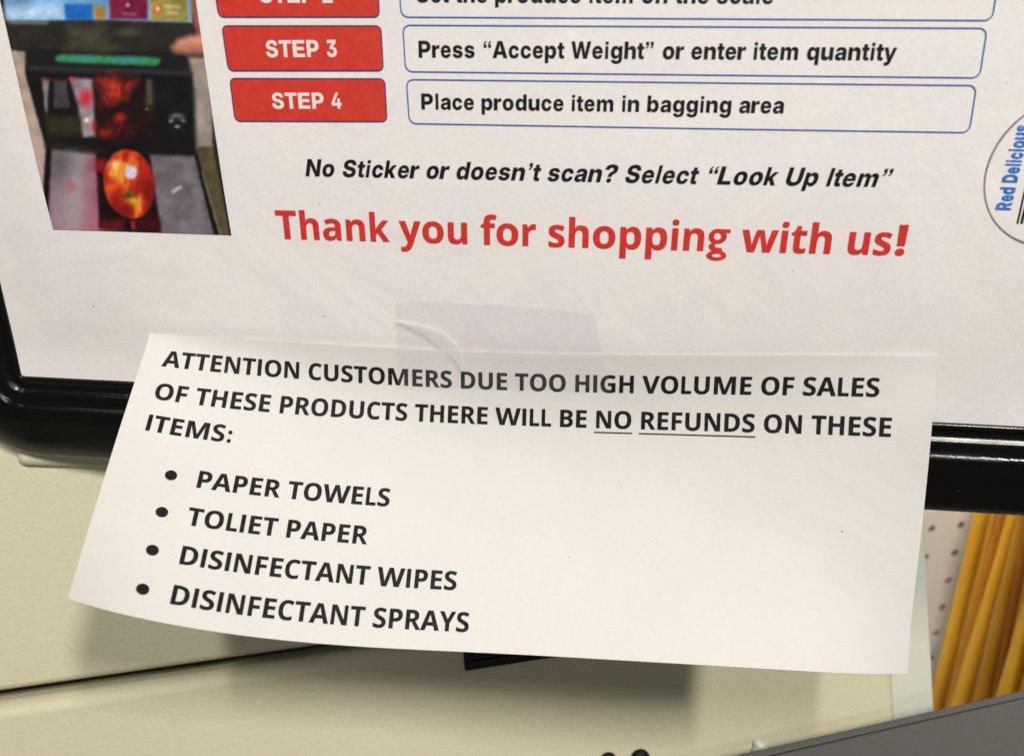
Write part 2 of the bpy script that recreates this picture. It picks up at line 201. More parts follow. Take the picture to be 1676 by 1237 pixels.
# ------------------------------------------------------------------ lettering: outlines in 1/1000 em, quadratic points marked q
GLYPH = json.loads(r'''{"A": {" ": "278|", "A": "722|14 0,248 717,468 717,707 0,522 0,426 314,403 392q,359 563q,337 658,377 658,355 563q,313 392q,291 314,196 0|173 147,173 279,548 279,548 147", "P": "667|50 0,50 717,348 717,431 717q,552 655q,617 545q,617 471,617 397q,551 287q,429 227q,345 227,155 227,155 364,320 364,359 364q,413 391q,440 439q,440 471,440 504q,413 551q,359 577q,320 577,224 577,224 0", "S": "667|339 -10,250 -10q,121 45q,51 155q,50 237,208 237,210 202q,243 154q,300 130q,338 130,373 130q,423 149q,451 184q,451 207,451 228q,426 257q,376 279q,336 288,263 305,169 326q,66 425q,66 505,66 571q,136 671q,258 727q,338 727,419 727q,538 671q,604 568q,605 499,448 499,445 541q,388 587q,338 587,306 587q,260 568q,236 536q,236 515,236 494q,260 464q,308 444q,342 436,402 422,455 411q,535 374q,590 322q,617 254q,617 211,617 142q,551 43q,426 -10q", "T": "611|12 575,12 717,599 717,599 575,389 575,389 0,222 0,222 575", "E": "667|50 0,50 717,617 717,617 575,240 575,240 430,587 430,587 292,240 292,240 142,617 142,617 0", "W": "944|193 0,19 717,189 717,254 399,263 351q,279 244q,295 138q,302 88,271 88,280 138q,296 244q,314 351q,324 399,394 717,550 717,620 399,630 351q,648 244q,664 138q,673 88,641 88,649 138q,664 244q,681 351q,690 399,755 717,925 717,751 0,577 0,498 342,485 400q,465 541q,451 617,493 617,478 541q,460 402q,446 342,368 0", "L": "611|46 0,46 717,232 717,232 142,565 142,565 0", "I": "278|21 0,21 138,88 138,88 578,21 578,21 717,257 717,257 578,190 578,190 138,257 138,257 0", "U": "722|361 -10,268 -10q,130 55q,54 174q,54 254,54 717,226 717,226 268,226 230q,260 171q,321 138q,361 138,401 138q,462 171q,496 230q,496 268,496 717,668 717,668 254,668 174q,591 55q,453 -10q", "N": "722|54 0,54 717,231 717,425 392,441 365q,475 299q,511 221q,528 175,511 159,509 197q,504 292q,501 380q,501 410,501 717,668 717,668 0,490 0,313 297,293 331q,254 404q,212 490q,187 544,210 549,214 498q,219 401q,221 322q,221 297,221 0", "R": "722|54 0,54 717,365 717,451 717q,576 658q,644 551q,644 477,644 404q,574 299q,446 243q,358 243,162 243,162 378,335 378,376 378q,431 401q,460 445q,460 477,460 510q,431 554q,376 577q,335 577,234 577,234 0|472 0,293 326,484 326,668 0", "D": "722|316 0,127 0,127 145,308 145,371 145q,455 189q,498 283q,498 358,498 434q,455 528q,370 572q,306 572,124 572,124 717,316 717,424 717q,582 630q,668 469q,668 358,668 247q,582 87q,425 0q|223 717,223 0,54 0,54 717", "a": "556|211 -9,162 -9q,85 25q,42 94q,42 147,42 191q,72 251q,125 289q,194 308q,233 312,277 316q,331 325q,355 343q,355 359,355 361,355 378q,338 403q,307 416q,285 416,263 416q,229 403q,208 378q,205 361,58 373,66 423q,124 495q,221 535q,288 535,338 535q,421 512q,482 466q,515 400q,515 357,515 0,362 0,362 74,358 74,344 46q,302 9q,247 -9q|260 101,287 101q,330 123q,356 162q,356 188,356 238,349 235q,330 228q,306 223q,280 218q,268 216,245 213q,212 197q,194 172q,194 154,194 137q,211 113q,241 101q", "b": "611|355 -9,318 -9q,261 16q,221 58q,210 84,206 84,206 0,46 0,46 717,208 717,208 443,211 443,223 469q,261 510q,318 535q,356 535,414 535q,509 473q,565 352q,565 263,565 176q,510 54q,415 -9q|303 123,334 123q,377 157q,400 221q,400 264,400 307q,377 370q,334 404q,303 404,272 404q,227 370q,203 307q,203 264,203 221q,228 158q,272 123q", "c": "556|287 -11,212 -11q,102 58q,42 181q,42 262,42 344q,102 467q,212 536q,287 536,335 536q,414 507q,474 455q,510 382q,514 338,371 321,368 341q,354 372q,334 395q,306 406q,289 406,260 406q,219 372q,198 308q,198 263,198 218q,219 154q,260 119q,289 119,306 119q,334 131q,355 153q,368 186q,371 207,515 190,511 145q,475 71q,415 18q,335 -11q", "d": "611|256 -9,196 -9q,101 54q,46 176q,46 263,46 352q,103 473q,198 535q,255 535,293 535q,350 510q,389 469q,401 443,403 443,403 717,565 717,565 0,405 0,405 84,401 84,390 58q,351 16q,294 -9q|308 123,339 123q,384 158q,408 221q,408 264,408 307q,384 370q,339 404q,308 404,278 404q,234 370q,212 307q,212 264,212 221q,234 157q,278 123q", "e": "556|285 -11,211 -11q,101 57q,42 179q,42 262,42 343q,101 466q,208 536q,280 536,331 536q,417 499q,480 429q,515 329q,515 266,515 223,94 223,94 321,443 321,373 299,373 335q,352 386q,311 414q,282 414,253 414q,212 386q,190 335q,190 301,190 230,190 191q,214 137q,259 110q,288 110,310 110q,344 123q,367 148q,373 165,509 149,498 101q,437 29q,344 -11q", "f": "333|308 527,308 401,13 401,13 527|87 0,87 566,87 624q,122 700q,188 738q,234 738,260 738q,309 731q,319 729,305 604,298 606q,275 608q,265 608,241 608q,222 582q,222 556,222 0", "g": "611|307 -211,236 -211q,135 -173q,75 -105q,66 -60,212 -41,216 -56q,240 -80q,280 -94q,306 -94,354 -94q,405 -46q,405 3,405 92,397 92,387 66q,348 27q,293 6q,256 6,196 6q,101 65q,46 181q,46 266,46 353q,103 474q,198 535q,255 535,293 535q,350 510q,390 468q,402 442,405 442,405 527,565 527,565 18,565 -60q,501 -161q,384 -211q|308 131,339 131q,383 164q,407 225q,407 267,407 309q,383 371q,339 405q,308 405,277 405q,234 371q,211 309q,211 267,211 225q,234 164q,277 131q", "h": "611|216 296,216 0,46 0,46 717,214 717,214 391,197 391,219 457q,307 535q,380 535,437 535q,520 486q,565 396q,565 334,565 0,395 0,395 301,395 346q,349 396q,308 396,280 396q,239 373q,216 329q", "i": "278|70 0,70 527,195 527,195 0|142 585,114 585q,76 633q,76 667,76 702q,114 749q,142 749,170 749q,208 702q,208 667,208 633q,170 585q", "k": "556|177 139,177 338,197 338,336 527,507 527,305 257,266 257|42 0,42 717,192 717,192 0|341 0,213 219,312 337,515 0", "l": "278|169 -2,117 -2q,70 70q,70 147,70 717,164 717,164 165,164 144q,174 125q,185 125,190 125q,196 126q,199 127,208 6,201 4q,181 -2q", "m": "889|67 0,67 527,214 527,220 395,210 395,222 445q,269 507q,331 536q,365 536,420 536q,492 464q,507 387,490 387,501 439q,552 505q,622 536q,660 536,708 536q,781 492q,823 411q,823 354,823 0,665 0,665 317,665 357q,624 400q,593 400,571 400q,538 378q,520 340q,520 314,520 0,369 0,369 319,369 356q,330 400q,298 400,277 400q,244 379q,225 339q,225 311,225 0", "n": "611|216 296,216 0,46 0,46 527,209 527,211 391,197 391,219 457q,307 535q,380 535,437 535q,520 486q,565 396q,565 334,565 0,395 0,395 301,395 346q,349 396q,308 396,280 396q,239 373q,216 329q", "o": "611|306 -11,226 -11q,109 58q,46 180q,46 262,46 344q,109 467q,226 536q,306 536,386 536q,502 467q,565 344q,565 262,565 180q,502 58q,386 -11q|306 119,336 119q,379 154q,402 219q,402 263,402 307q,379 371q,336 406q,306 406,276 406q,233 371q,210 307q,210 263,210 219q,233 154q,276 119q", "p": "611|46 -201,46 527,206 527,206 444,211 444,222 469q,261 510q,318 535q,356 535,414 535q,509 473q,565 352q,565 263,565 176q,510 54q,415 -9q,355 -9,318 -9q,261 16q,222 57q,211 83,208 83,208 -201|303 123,334 123q,377 157q,400 221q,400 264,400 307q,377 370q,334 404q,303 404,272 404q,227 370q,203 307q,203 264,203 221q,228 158q,272 123q", "q": "611|565 -201,403 -201,403 83,400 83,389 57q,350 16q,294 -9q,256 -9,196 -9q,101 54q,46 176q,46 263,46 352q,103 473q,198 535q,255 535,293 535q,350 510q,389 469q,401 444,405 444,405 527,565 527|308 123,339 123q,384 158q,408 221q,408 264,408 307q,384 370q,339 404q,308 404,278 404q,234 370q,212 307q,212 264,212 221q,234 157q,278 123q", "r": "389|16 0,16 527,187 527,187 432,192 432,207 484q,275 532q,324 532,337 532q,363 530q,374 528,374 385,362 388q,321 391q,304 391,272 391q,221 365q,193 315q,193 282,193 0", "s": "556|279 -11,213 -11q,112 29q,49 105q,42 157,193 173,200 140q,244 105q,282 105,316 105q,353 130q,353 150,353 168q,323 190q,292 196,203 213,129 228q,54 305q,54 367,54 419q,108 495q,208 535q,276 535,341 535q,438 497q,495 426q,501 377,358 362,354 389q,312 420q,280 420,250 420q,212 396q,212 376,212 360q,238 336q,268 330,366 311,441 296q,515 226q,515 168,515 114q,454 34q,349 -11q", "t": "333|318 527,318 401,7 401,7 527|77 659,228 659,228 167,228 144q,246 124q,268 124,277 124q,307 127q,314 128,327 4,306 -1q,258 -5q,235 -5,156 -5q,77 71q,77 147", "u": "611|232 -8,175 -8q,91 41q,46 132q,46 193,46 527,216 527,216 226,216 181q,262 131q,304 131,331 131q,372 154q,395 199q,395 231,395 527,565 527,565 0,402 0,401 136,414 136,392 71q,305 -8q", "y": "556|56 -193,79 -68,114 -72,138 -77q,172 -69q,191 -44q,192 -23,195 0,11 527,173 527,246 274,261 223q,281 118q,293 61,257 61,268 118q,293 223q,308 274,384 527,545 527,339 -62,323 -106q,276 -170q,207 -204q,156 -204,129 -204q,76 -198q", "2": "556|49 0,49 122,280 349,305 375q,343 419q,365 467q,365 496,365 526q,342 569q,302 593q,275 593,247 593q,206 566q,183 517q,183 481,42 481,42 557q,100 667q,205 727q,276 727,345 727q,450 672q,509 573q,509 507,509 463q,478 382q,408 292q,348 234,256 140,256 137,515 137,515 0", "3": "556|278 -10,205 -10q,100 50q,43 155q,42 220,183 220,184 192q,209 149q,251 126q,278 126,305 126q,346 150q,368 196q,368 228,368 256q,344 302q,298 328q,266 328,190 328,190 433,320 576,320 579,73 579,73 717,488 717,488 591,290 379,290 416,360 427q,460 378q,515 281q,515 217,515 149q,454 46q,347 -10q", "4": "556|42 129,42 262,261 717,391 717,176 266,176 262,515 262,515 129|318 0,318 169,321 228,321 447,443 447,443 0", "“": "500|10 418,121 717,264 717,215 418|236 418,347 717,490 717,440 418", "”": "500|10 418,60 717,264 717,153 418|236 418,285 717,490 717,379 418", "?": "611|212 221,212 242,212 297q,234 362q,278 404q,311 423,347 443q,389 490q,389 520,389 542q,367 575q,328 594q,304 594,278 594q,236 573q,212 534q,211 507,46 507,46 578q,115 676q,232 726q,305 726,381 726q,499 680q,565 592q,565 531,565 471q,507 388q,455 358,426 341q,386 309q,365 268q,365 238,365 221|290 -10,247 -10q,192 40q,192 79,192 118q,247 168q,290 168,332 168q,387 118q,387 79,387 40q,332 -10q", "’": "278|6 418,58 717,273 717,156 418", "x": "556|42 0,219 324,218 217,52 527,206 527,239 457,257 417q,288 340q,303 303,256 303,272 340q,303 417q,322 457,357 527,508 527,338 217,339 323,515 0,361 0,320 83,302 121q,270 199q,254 235,299 235,284 199q,253 121q,235 83,194 0"}, "C": {" ": "226|", "A": "606|0 0,221 647,384 647,606 0,463 0,417 153,189 153,143 0|222 268,386 268,339 418,335 433q,321 480q,307 529q,303 547,299 529q,284 475q,271 428q,267 418", "B": "561|75 0,75 644,260 644,380 644q,502 572q,502 481,502 426q,454 350q,410 342,410 337,440 331q,488 299q,517 237q,517 187,517 99q,400 0q,298 0|201 389,275 389,330 389q,372 427q,372 463,372 500q,322 532q,268 532,201 532|201 113,284 113,341 113q,386 161q,386 200,386 236q,340 281q,280 281,201 281", "C": "529|315 -9,223 -9q,105 73q,48 222q,48 321,48 419q,113 568q,237 653q,326 653,370 653q,459 629q,500 608,459 497,426 514q,359 539q,326 539,254 539q,178 422q,178 320,178 217q,248 105q,326 105,363 105q,435 123q,478 139,478 24,438 7q,362 -9q", "D": "630|77 0,77 644,267 644,363 644q,503 572q,581 432q,581 328,581 165q,406 0q,249 0|205 113,261 113,447 113q,447 325,447 432q,358 532q,274 532,205 532", "E": "488|78 0,78 644,437 644,437 532,210 532,210 391,421 391,421 279,210 279,210 113,437 113,437 0", "F": "459|75 0,75 644,417 644,417 532,200 532,200 366,402 366,402 254,200 254,200 0", "G": "637|343 -9,202 -9q,51 161q,51 323,51 424q,128 572q,274 653q,379 653,429 653q,526 631q,566 613,522 504,493 520q,419 539q,378 539,320 539q,235 485q,188 387q,188 320,188 257q,222 160q,294 105q,352 105,380 105q,420 110q,436 114,436 248,318 248,318 362,567 362,567 28,517 11q,411 -9q", "H": "631|74 0,74 644,199 644,199 391,432 391,432 644,557 644,557 0,432 0,432 278,199 278,199 0", "I": "267|22 0,22 78,82 114,82 530,22 566,22 644,245 644,245 566,185 530,185 114,245 78,245 0", "L": "423|67 0,67 644,180 644,180 113,398 113,398 0", "M": "874|83 0,83 644,274 644,431 152,434 152,600 644,791 644,791 0,660 0,660 305,660 336q,663 415q,665 486q,666 504,663 504,492 0,363 0,204 505,200 505,202 487q,206 415q,209 333q,209 299,209 0", "N": "659|73 0,73 644,228 644,479 161,481 161,479 207q,476 295q,476 339,476 644,586 644,586 0,430 0,178 487,175 487,178 441q,182 349q,182 303,182 0", "O": "676|338 -9,239 -9q,111 74q,49 224q,49 324,49 424q,111 572q,239 654q,339 654,437 654q,565 572q,627 423q,627 323,627 223q,565 74q,437 -9q|338 106,420 106q,492 222q,492 323,492 425q,420 540q,339 540,257 540q,184 425q,184 323,184 222q,257 106q", "P": "532|76 0,76 644,269 644,386 644q,494 537q,494 443,494 387q,450 289q,347 229q,259 229,204 229,204 0|204 341,247 341,301 341q,364 387q,364 438,364 532q,263 532,204 532", "R": "563|77 0,77 644,254 644,379 644q,497 548q,497 451,497 407q,466 341q,414 295q,384 281,563 0,420 0,275 247,206 247,206 0|206 358,247 358,311 358q,367 403q,367 447,367 493q,308 532q,245 532,206 532", "S": "473|213 -9,116 -9q,39 30,39 157,83 137q,177 104q,223 104,271 104q,312 143q,312 172,312 208q,243 253q,192 278,171 288q,121 317q,76 363q,46 426q,46 470,46 557q,158 653q,254 653,302 653q,389 630q,436 608,394 501,352 520q,285 539q,250 539,213 539q,173 503q,173 474,173 440q,232 400q,289 372,337 349q,403 298q,439 229q,439 179,439 93q,321 -9q", "T": "495|183 0,183 530,17 530,17 644,478 644,478 530,312 530,312 0", "U": "653|324 -9,201 -9q,73 122q,73 229,73 644,204 644,204 250,204 170q,266 106q,327 106,391 106q,449 176q,449 251,449 644,580 644,580 227,580 161q,523 53q,410 -9q", "V": "591|220 0,0 644,139 644,261 261,265 251q,278 198q,293 139q,296 119,298 139q,312 198q,326 251q,329 261,452 644,591 644,370 0", "W": "906|171 0,0 644,140 644,225 292,230 271q,244 208q,255 145q,258 124,260 146q,272 208q,285 267q,289 283,386 644,520 644,617 283,622 268q,634 208q,646 145q,648 124,651 146q,662 208q,676 271q,681 292,766 644,906 644,735 0,574 0,483 338,481 348q,472 388q,462 435q,454 477q,453 489,452 477q,443 435q,434 389q,424 348q,422 337,332 0", "Y": "520|198 0,198 246,0 644,137 644,260 379,384 644,520 644,322 251,322 0", "a": "494|173 -9,113 -9q,34 65q,34 142,34 218q,134 290q,234 293,312 296,312 317,312 354q,275 389q,242 389,209 389q,147 369q,116 354,76 442,112 462q,200 485q,247 485,337 485q,433 402q,433 317,433 0,348 0,324 64,321 64,292 26q,228 -9q|218 86,258 86q,312 136q,312 181,312 220,264 218,205 217q,159 175q,159 141,159 111q,192 86q", "f": "316|83 0,83 378,16 378,16 440,83 475,83 510,83 571q,122 638q,193 666q,241 666,277 666q,335 653q,353 646,322 551,308 555q,275 563q,254 563,229 563q,205 530q,205 505,205 475,310 475,310 378,205 378,205 0", "g": "474|211 -209,168 -209q,94 -197q,58 -181,58 -77,134 -114q,218 -114,304 -114q,304 -6,304 3,304 18q,306 50q,307 62,304 62,283 24q,225 -9q,188 -9,115 -9q,34 121q,34 237,34 353q,118 484q,191 484,267 484q,309 414,312 414,321 475,416 475,416 -1,416 -103q,312 -209q|228 93,270 93q,312 150q,312 220,312 236,312 312q,271 378q,226 378,148 378q,148 235,148 93q", "h": "537|64 0,64 661,186 661,186 526,186 492q,181 427q,180 414,186 414,208 451q,275 484q,315 484,388 484q,476 401q,476 310,476 0,354 0,354 278,354 380q,282 380,227 380q,186 299q,186 224,186 0", "i": "246|123 534,96 534q,58 562q,58 598,58 634q,96 661q,123 661,150 661q,189 634q,189 598,189 562q,150 534q|63 0,63 475,183 475,183 0", "k": "480|60 0,60 661,176 661,176 365,176 338q,172 285q,170 258,171 258,183 277q,207 314q,221 331,340 475,470 475,302 269,480 0,347 0,225 192,176 148,176 0", "n": "537|64 0,64 475,157 475,173 414,180 414,201 451q,275 484q,317 484,389 484q,476 401q,476 310,476 0,354 0,354 278,354 329q,320 380q,282 380,226 380q,186 299q,186 224,186 0", "o": "538|268 -9,202 -9q,98 49q,39 159q,39 238,39 357q,163 484q,270 484,337 484q,440 426q,499 318q,499 238,499 120q,375 -9q|269 96,321 96q,367 168q,367 238,367 309q,321 379q,269 379,217 379q,171 309q,171 238,171 168q,217 96q", "p": "537|66 -209,66 475,169 475,187 413,193 413,211 442q,274 484q,324 484,402 484q,499 359q,499 238,499 117q,399 -9q,321 -9,271 -9q,211 29q,193 52,186 52,193 16q,193 -17,193 -209|285 97,328 97q,370 171q,370 240,370 380q,283 380,234 380q,194 318q,193 253,193 239,193 171q,232 97q", "r": "355|61 0,61 475,149 475,167 395,172 395,191 432q,256 484q,299 484,308 484q,332 482q,339 480,330 358,325 360q,303 363q,296 363,266 363q,211 339q,178 287q,178 242,178 0", "s": "399|181 -9,136 -9q,70 4q,37 19,37 126,72 109q,154 86q,185 86,221 86q,250 109q,250 127,250 139q,238 158q,198 183q,156 202,115 221q,62 258q,36 311q,36 351,36 418q,131 484q,210 484,250 484q,324 466q,364 446,328 353,295 368q,238 388q,208 388,155 388q,155 357,155 345q,169 327q,208 306q,246 289,284 272q,339 237q,368 184q,368 141,368 69q,275 -9q", "t": "347|212 -9,173 -9q,111 19q,75 88q,75 149,75 378,18 378,18 432,84 476,118 576,194 576,194 475,317 475,317 378,194 378,194 149,194 122q,223 95q,246 95,266 95q,303 104q,321 110,321 13,302 4q,245 -9q", "u": "537|220 -9,148 -9q,61 74q,61 165,61 475,183 475,183 197,183 147q,217 95q,255 95,311 95q,351 176q,351 251,351 475,473 475,473 0,380 0,364 61,357 61,336 24q,262 -9q", "w": "745|144 0,9 475,138 475,192 264,198 243q,208 182q,217 125q,218 109,222 109,223 121q,228 162q,236 205q,242 241q,244 247,302 475,445 475,500 247,504 235q,513 181q,521 125q,521 109,525 109,527 124q,535 180q,547 243q,553 264,609 475,736 475,600 0,459 0,422 166,419 181q,406 239q,390 306q,376 363q,373 376,370 376,367 363q,354 306q,339 239q,325 180q,321 164,283 0", "y": "474|92 -209,71 -209q,40 -204q,28 -202,28 -99,37 -101q,63 -104q,77 -104,117 -104q,162 -55q,173 -20,181 3,0 475,136 475,222 208,228 189q,235 148q,237 125,239 125,242 148q,251 189q,257 208,341 475,474 475,282 -61,256 -135q,157 -209q", ":": "276|138 -8,111 -8q,75 35q,75 66,75 98q,111 141q,138 141,165 141q,201 98q,201 66,201 35q,165 -8q|138 314,111 314q,75 357q,75 388,75 420q,111 463q,138 463,165 463q,201 420q,201 388,201 357q,165 314q", "!": "326|91 201,78 644,247 644,235 201|163 -9,125 -9q,75 36q,75 71,75 106q,125 151q,163 151,202 151q,251 106q,251 71,251 36q,202 -9q"}}''')
def contours(s):
    w, *cs = s.split('|'); out = []
    for c in cs:
        if not c: continue
        P = [(float(q.rstrip('q').split(' ')[0]), float(q.rstrip('q').split(' ')[1]), not q.endswith('q')) for q in c.split(',')]
        n = len(P); Q = []
        for i in range(n):
            a = P[i]; b = P[(i + 1) % n]; Q.append(a)
            if not a[2] and not b[2]: Q.append(((a[0] + b[0]) / 2, (a[1] + b[1]) / 2, True))
        k = next(i for i, q in enumerate(Q) if q[2]); Q = Q[k:] + Q[:k]
        n = len(Q); r = []; i = 0
        while i < n:
            a = Q[i]; r.append((a[0], a[1]))
            if not Q[(i + 1) % n][2]:
                b = Q[(i + 1) % n]; c2 = Q[(i + 2) % n]
                for t in (.25, .5, .75):
                    r.append(((1-t)**2*a[0] + 2*t*(1-t)*b[0] + t*t*c2[0], (1-t)**2*a[1] + 2*t*(1-t)*b[1] + t*t*c2[1]))
                i += 2
            else: i += 1
        out.append(r)
    return float(w), out
def fill(cs):                                 # non-zero winding fill of closed outlines
    v = []; e = []
    for c in cs:
        b = len(v); v += [Vector(p) for p in c]; e += [(b + i, b + (i + 1) % len(c)) for i in range(len(c))]
    V, E, F, *_ = delaunay_2d_cdt(v, e, [], 0, 1e-5)
    K = []
    for f in F:
        x = sum(V[i].x for i in f) / len(f); y = sum(V[i].y for i in f) / len(f); wn = 0
        for c in cs:
            for i in range(len(c)):
                x1, y1 = c[i]; x2, y2 = c[(i + 1) % len(c)]
                if (y1 <= y) != (y2 <= y) and x1 + (y - y1) * (x2 - x1) / (y2 - y1) > x: wn += 1 if y2 > y1 else -1
        if wn: K.append(list(f))
    return [(p.x, p.y) for p in V], K
def ell(cx, cy, rx, ry, n=28, ccw=True):
    r = [(cx + rx * cos(2 * pi * k / n), cy + ry * sin(2 * pi * k / n)) for k in range(n)]
    return r if ccw else r[::-1]
def ccw(c):
    a = sum(c[i][0] * c[(i+1) % len(c)][1] - c[(i+1) % len(c)][0] * c[i][1] for i in range(len(c))); return c if a > 0 else c[::-1]
CACHE = {}
def glyph(f, ch):
    if (f, ch) not in CACHE:
        q = [(78, 716), (212, 716), (212, 600), (204, 530), (168, 472), (104, 432), (78, 474), (118, 506), (138, 548), (142, 582), (78, 582)]
        if f == 'A' and ch in '“”’':
            if ch == '’': w, cs = 278, [ccw(q)]
            elif ch == '”': w, cs = 500, [ccw([(x - 25, y) for x, y in q]), ccw([(x + 185, y) for x, y in q])]
            else:
                w = 500; cs = [ccw([(500 - (x + d), 1148 - y) for x, y in q]) for d in (-25, 185)]
        elif f == 'A' and ch == 'I': w, cs = 278, [[(66, 0), (212, 0), (212, 716), (66, 716)]]
        elif f == 'A' and ch == 'l': w, cs = 278, [[(70, 0), (208, 0), (208, 716), (70, 716)]]
        elif f == 'A' and ch == 'i': w, cs = 278, [[(70, 0), (208, 0), (208, 519), (70, 519)], [(70, 589), (208, 589), (208, 716), (70, 716)]]
        elif f == 'C' and ch == 'I': w, cs = 267, [[(70, 0), (197, 0), (197, 644), (70, 644)]]
        elif f == 'C' and ch == 'g':
            w = 474; cs = [ell(213, 322, 182, 160), ell(213, 322, 78, 78, ccw=False), ccw([(250, 478), (462, 472), (462, 402), (330, 396)]),
                ell(222, -92, 202, 112), ell(228, -92, 98, 42, ccw=False), ccw([(128, 200), (52, 130), (60, 70), (120, 10), (160, -10), (200, 14), (330, 10), (310, 70), (190, 84), (165, 108), (180, 180)])]
        else: w, cs = contours(GLYPH[f][ch])
        if f == 'C':                          # a slightly heavier cut
            cs = [[(x + dx, y + dy) for x, y in c] for dx, dy in ((-5, 0), (5, 0), (0, 3)) for c in cs]
        CACHE[(f, ch)] = (w, *(fill(cs) if cs else ([], [])))
    return CACHE[(f, ch)]
def text_shape(f, s, shear=0):                # one flat layout in em/1000
    x = 0; V = []; F = []
    for ch in s:
        w, gv, gf = glyph(f, ch); b = len(V)
        V += [(x + p[0] + shear * p[1], p[1]) for p in gv]; F += [[b + i for i in k] for k in gf]; x += w
    return V, F, x

# ------------------------------------------------------------------ the framed poster
def zp(x, z):                                 # how far the sheet stands proud of its plane: a cockled sheet with one crease
    w = .22 * math.sin(x / 31 + z / 47) + .14 * math.sin(x / 17 - z / 23 + 1.3) + 1.6 * math.cos((z - 42) / 26) + .35 * math.sin(x / 44 + .4)
    d = 5.5 - (x + 149) * .10 - z
    fold = .055 * max(0, d) * float(sm(-75, -110, x)) if d > 0 else 0
    e = float(sm(-6.5, 16, z + .0135 * (x + 149))) * float(sm(-150.5, -128, x)) * float(sm(167, 145, x)) * float(sm(200, 180, z))
    return .35 + w * e + fold * .5
def onp(xz, lift): return (xz[0], -(zp(xz[0], xz[1]) + lift), xz[1])
poster = thing('poster', (8, 0, -8), 'white printed instruction poster with red step badges inside the black frame', 'poster')
X0, X1, Z0, Z1 = -150.3, 166.4, -6.6, 201
nx, nz_ = 160, 110
V = []; F = []
for j in range(nz_ + 1):
    for i in range(nx + 1):
        x = X0 + (X1 - X0) * i / nx; z = Z0 + (Z1 - Z0) * j / nz_ - .0135 * (x + 149); V.append(onp((x, z), 0))
for j in range(nz_):
    for i in range(nx):
        a = j * (nx + 1) + i; F.append((a, a + 1, a + nx + 2, a + nx + 1))
mesh('paper_sheet', V, F, M_POSTER, poster, True)

def plane_text(name, f, s, p0, p1, top, m_, parent, lift=.12, shear=0):
    """a line of print on the sheet: baseline from p0 to p1, capitals as tall as the point `top` above the first letter"""
    V, F, adv = text_shape(f, s, shear)
    a = pl(*p0); b = pl(*p1); t = pl(*top); u = (b - a); L = np.linalg.norm(u); u = u / L; n = np.array([-u[1], u[0]])
    cap = {'A': 716, 'C': 644}[f]; x0 = min(v[0] for v in V if v[1] < 60); x1 = max(v[0] for v in V)
    if shear: x1 = max(v[0] for v in V if v[1] < 60) + 200
    h = abs(np.dot(t - a, n)); kx = L / (x1 - x0); ky = h / cap
    return mesh(name, [onp(a + u * (v[0] - x0) * kx + n * v[1] * ky, lift) for v in V], F, m_, parent)
def quad_pt(Q, u, v):                         # Q: bottom-left, bottom-right, top-right, top-left
    return (Q[0] * (1 - u) + Q[1] * u) * (1 - v) + (Q[3] * (1 - u) + Q[2] * u) * v
def round_quad(Q, r, inset=0, n=6, sub=14):
    w = (np.linalg.norm(Q[1] - Q[0]) + np.linalg.norm(Q[2] - Q[3])) / 2; h = (np.linalg.norm(Q[3] - Q[0]) + np.linalg.norm(Q[2] - Q[1])) / 2
    P = []
    for cx, cy, a0 in ((w - r, r, -90), (w - r, h - r, 0), (r, h - r, 90), (r, r, 180)):
        rr = r - inset
        for k in range(n + 1):
            a = radians(a0 + 90 * k / n); P.append((cx + rr * cos(a), cy + rr * sin(a)))
    out = []
    for i in range(len(P)):                   # split the long sides so that they can follow the cockled sheet
        a = P[i]; b = P[(i + 1) % len(P)]; L = math.hypot(b[0] - a[0], b[1] - a[1]); k = max(1, int(L / 4))
        out += [(a[0] + (b[0] - a[0]) * t / k, a[1] + (b[1] - a[1]) * t / k) for t in range(k)]
    return [quad_pt(Q, x / w, y / h) for x, y in out]
def ring(name, Q, r, th, m_, parent, lift):
    A = round_quad(Q, r); n = len(A)
    c = sum(A) / n; B = []
    for i in range(n):
        t = A[(i + 1) % n] - A[i - 1]; t = t / np.linalg.norm(t); B.append(A[i] + np.array([-t[1], t[0]]) * th)
    V = [onp(p, lift) for p in A] + [onp(p, lift) for p in B]
    return mesh(name, V, [(i, (i + 1) % n, n + (i + 1) % n, n + i) for i in range(n)], m_, parent)
def patch(name, Q, r, m_, parent, lift):      # filled rounded quad, cut into cells so that it follows the sheet
    A = round_quad(Q, r); 
    v = [Vector(p) for p in A]; e = [(i, (i + 1) % len(A)) for i in range(len(A))]
    for i in range(1, 12):
        for j in range(1, 4): v.append(Vector(quad_pt(Q, i / 12, j / 4)))
    V, E, F, *_ = delaunay_2d_cdt(v, e, [], 1, 1e-5)
    return mesh(name, [onp((p.x, p.y), lift) for p in V], [list(f) for f in F], m_, parent)
PQ = lambda *a: [pl(*q) for q in a]
badges = {3: PQ((373.5, 117), (628.7, 117), (624.4, 41.6), (362.4, 41.6)), 4: PQ((384.5, 199.5), (634.6, 200.2), (630.7, 128.3), (375.4, 127.6))}
boxes = {3: PQ((663, 118.8), (1603.9, 129.1), (1617.2, 45.6), (658.2, 40.6)), 4: PQ((669.3, 203.6), (1587, 218.6), (1599.8, 139.2), (664.1, 129.4))}
b2 = PQ((357.7, 29.3), (622.4, 29.3)); badges[2] = [b2[0], b2[1], b2[1] + badges[3][2] - badges[3][1], b2[0] + badges[3][3] - badges[3][0]]
b2 = PQ((655.8, 29.6), (1624.4, 35.5)); boxes[2] = [b2[0], b2[1], b2[1] + boxes[3][2] - boxes[3][1], b2[0] + boxes[3][3] - boxes[3][0]]
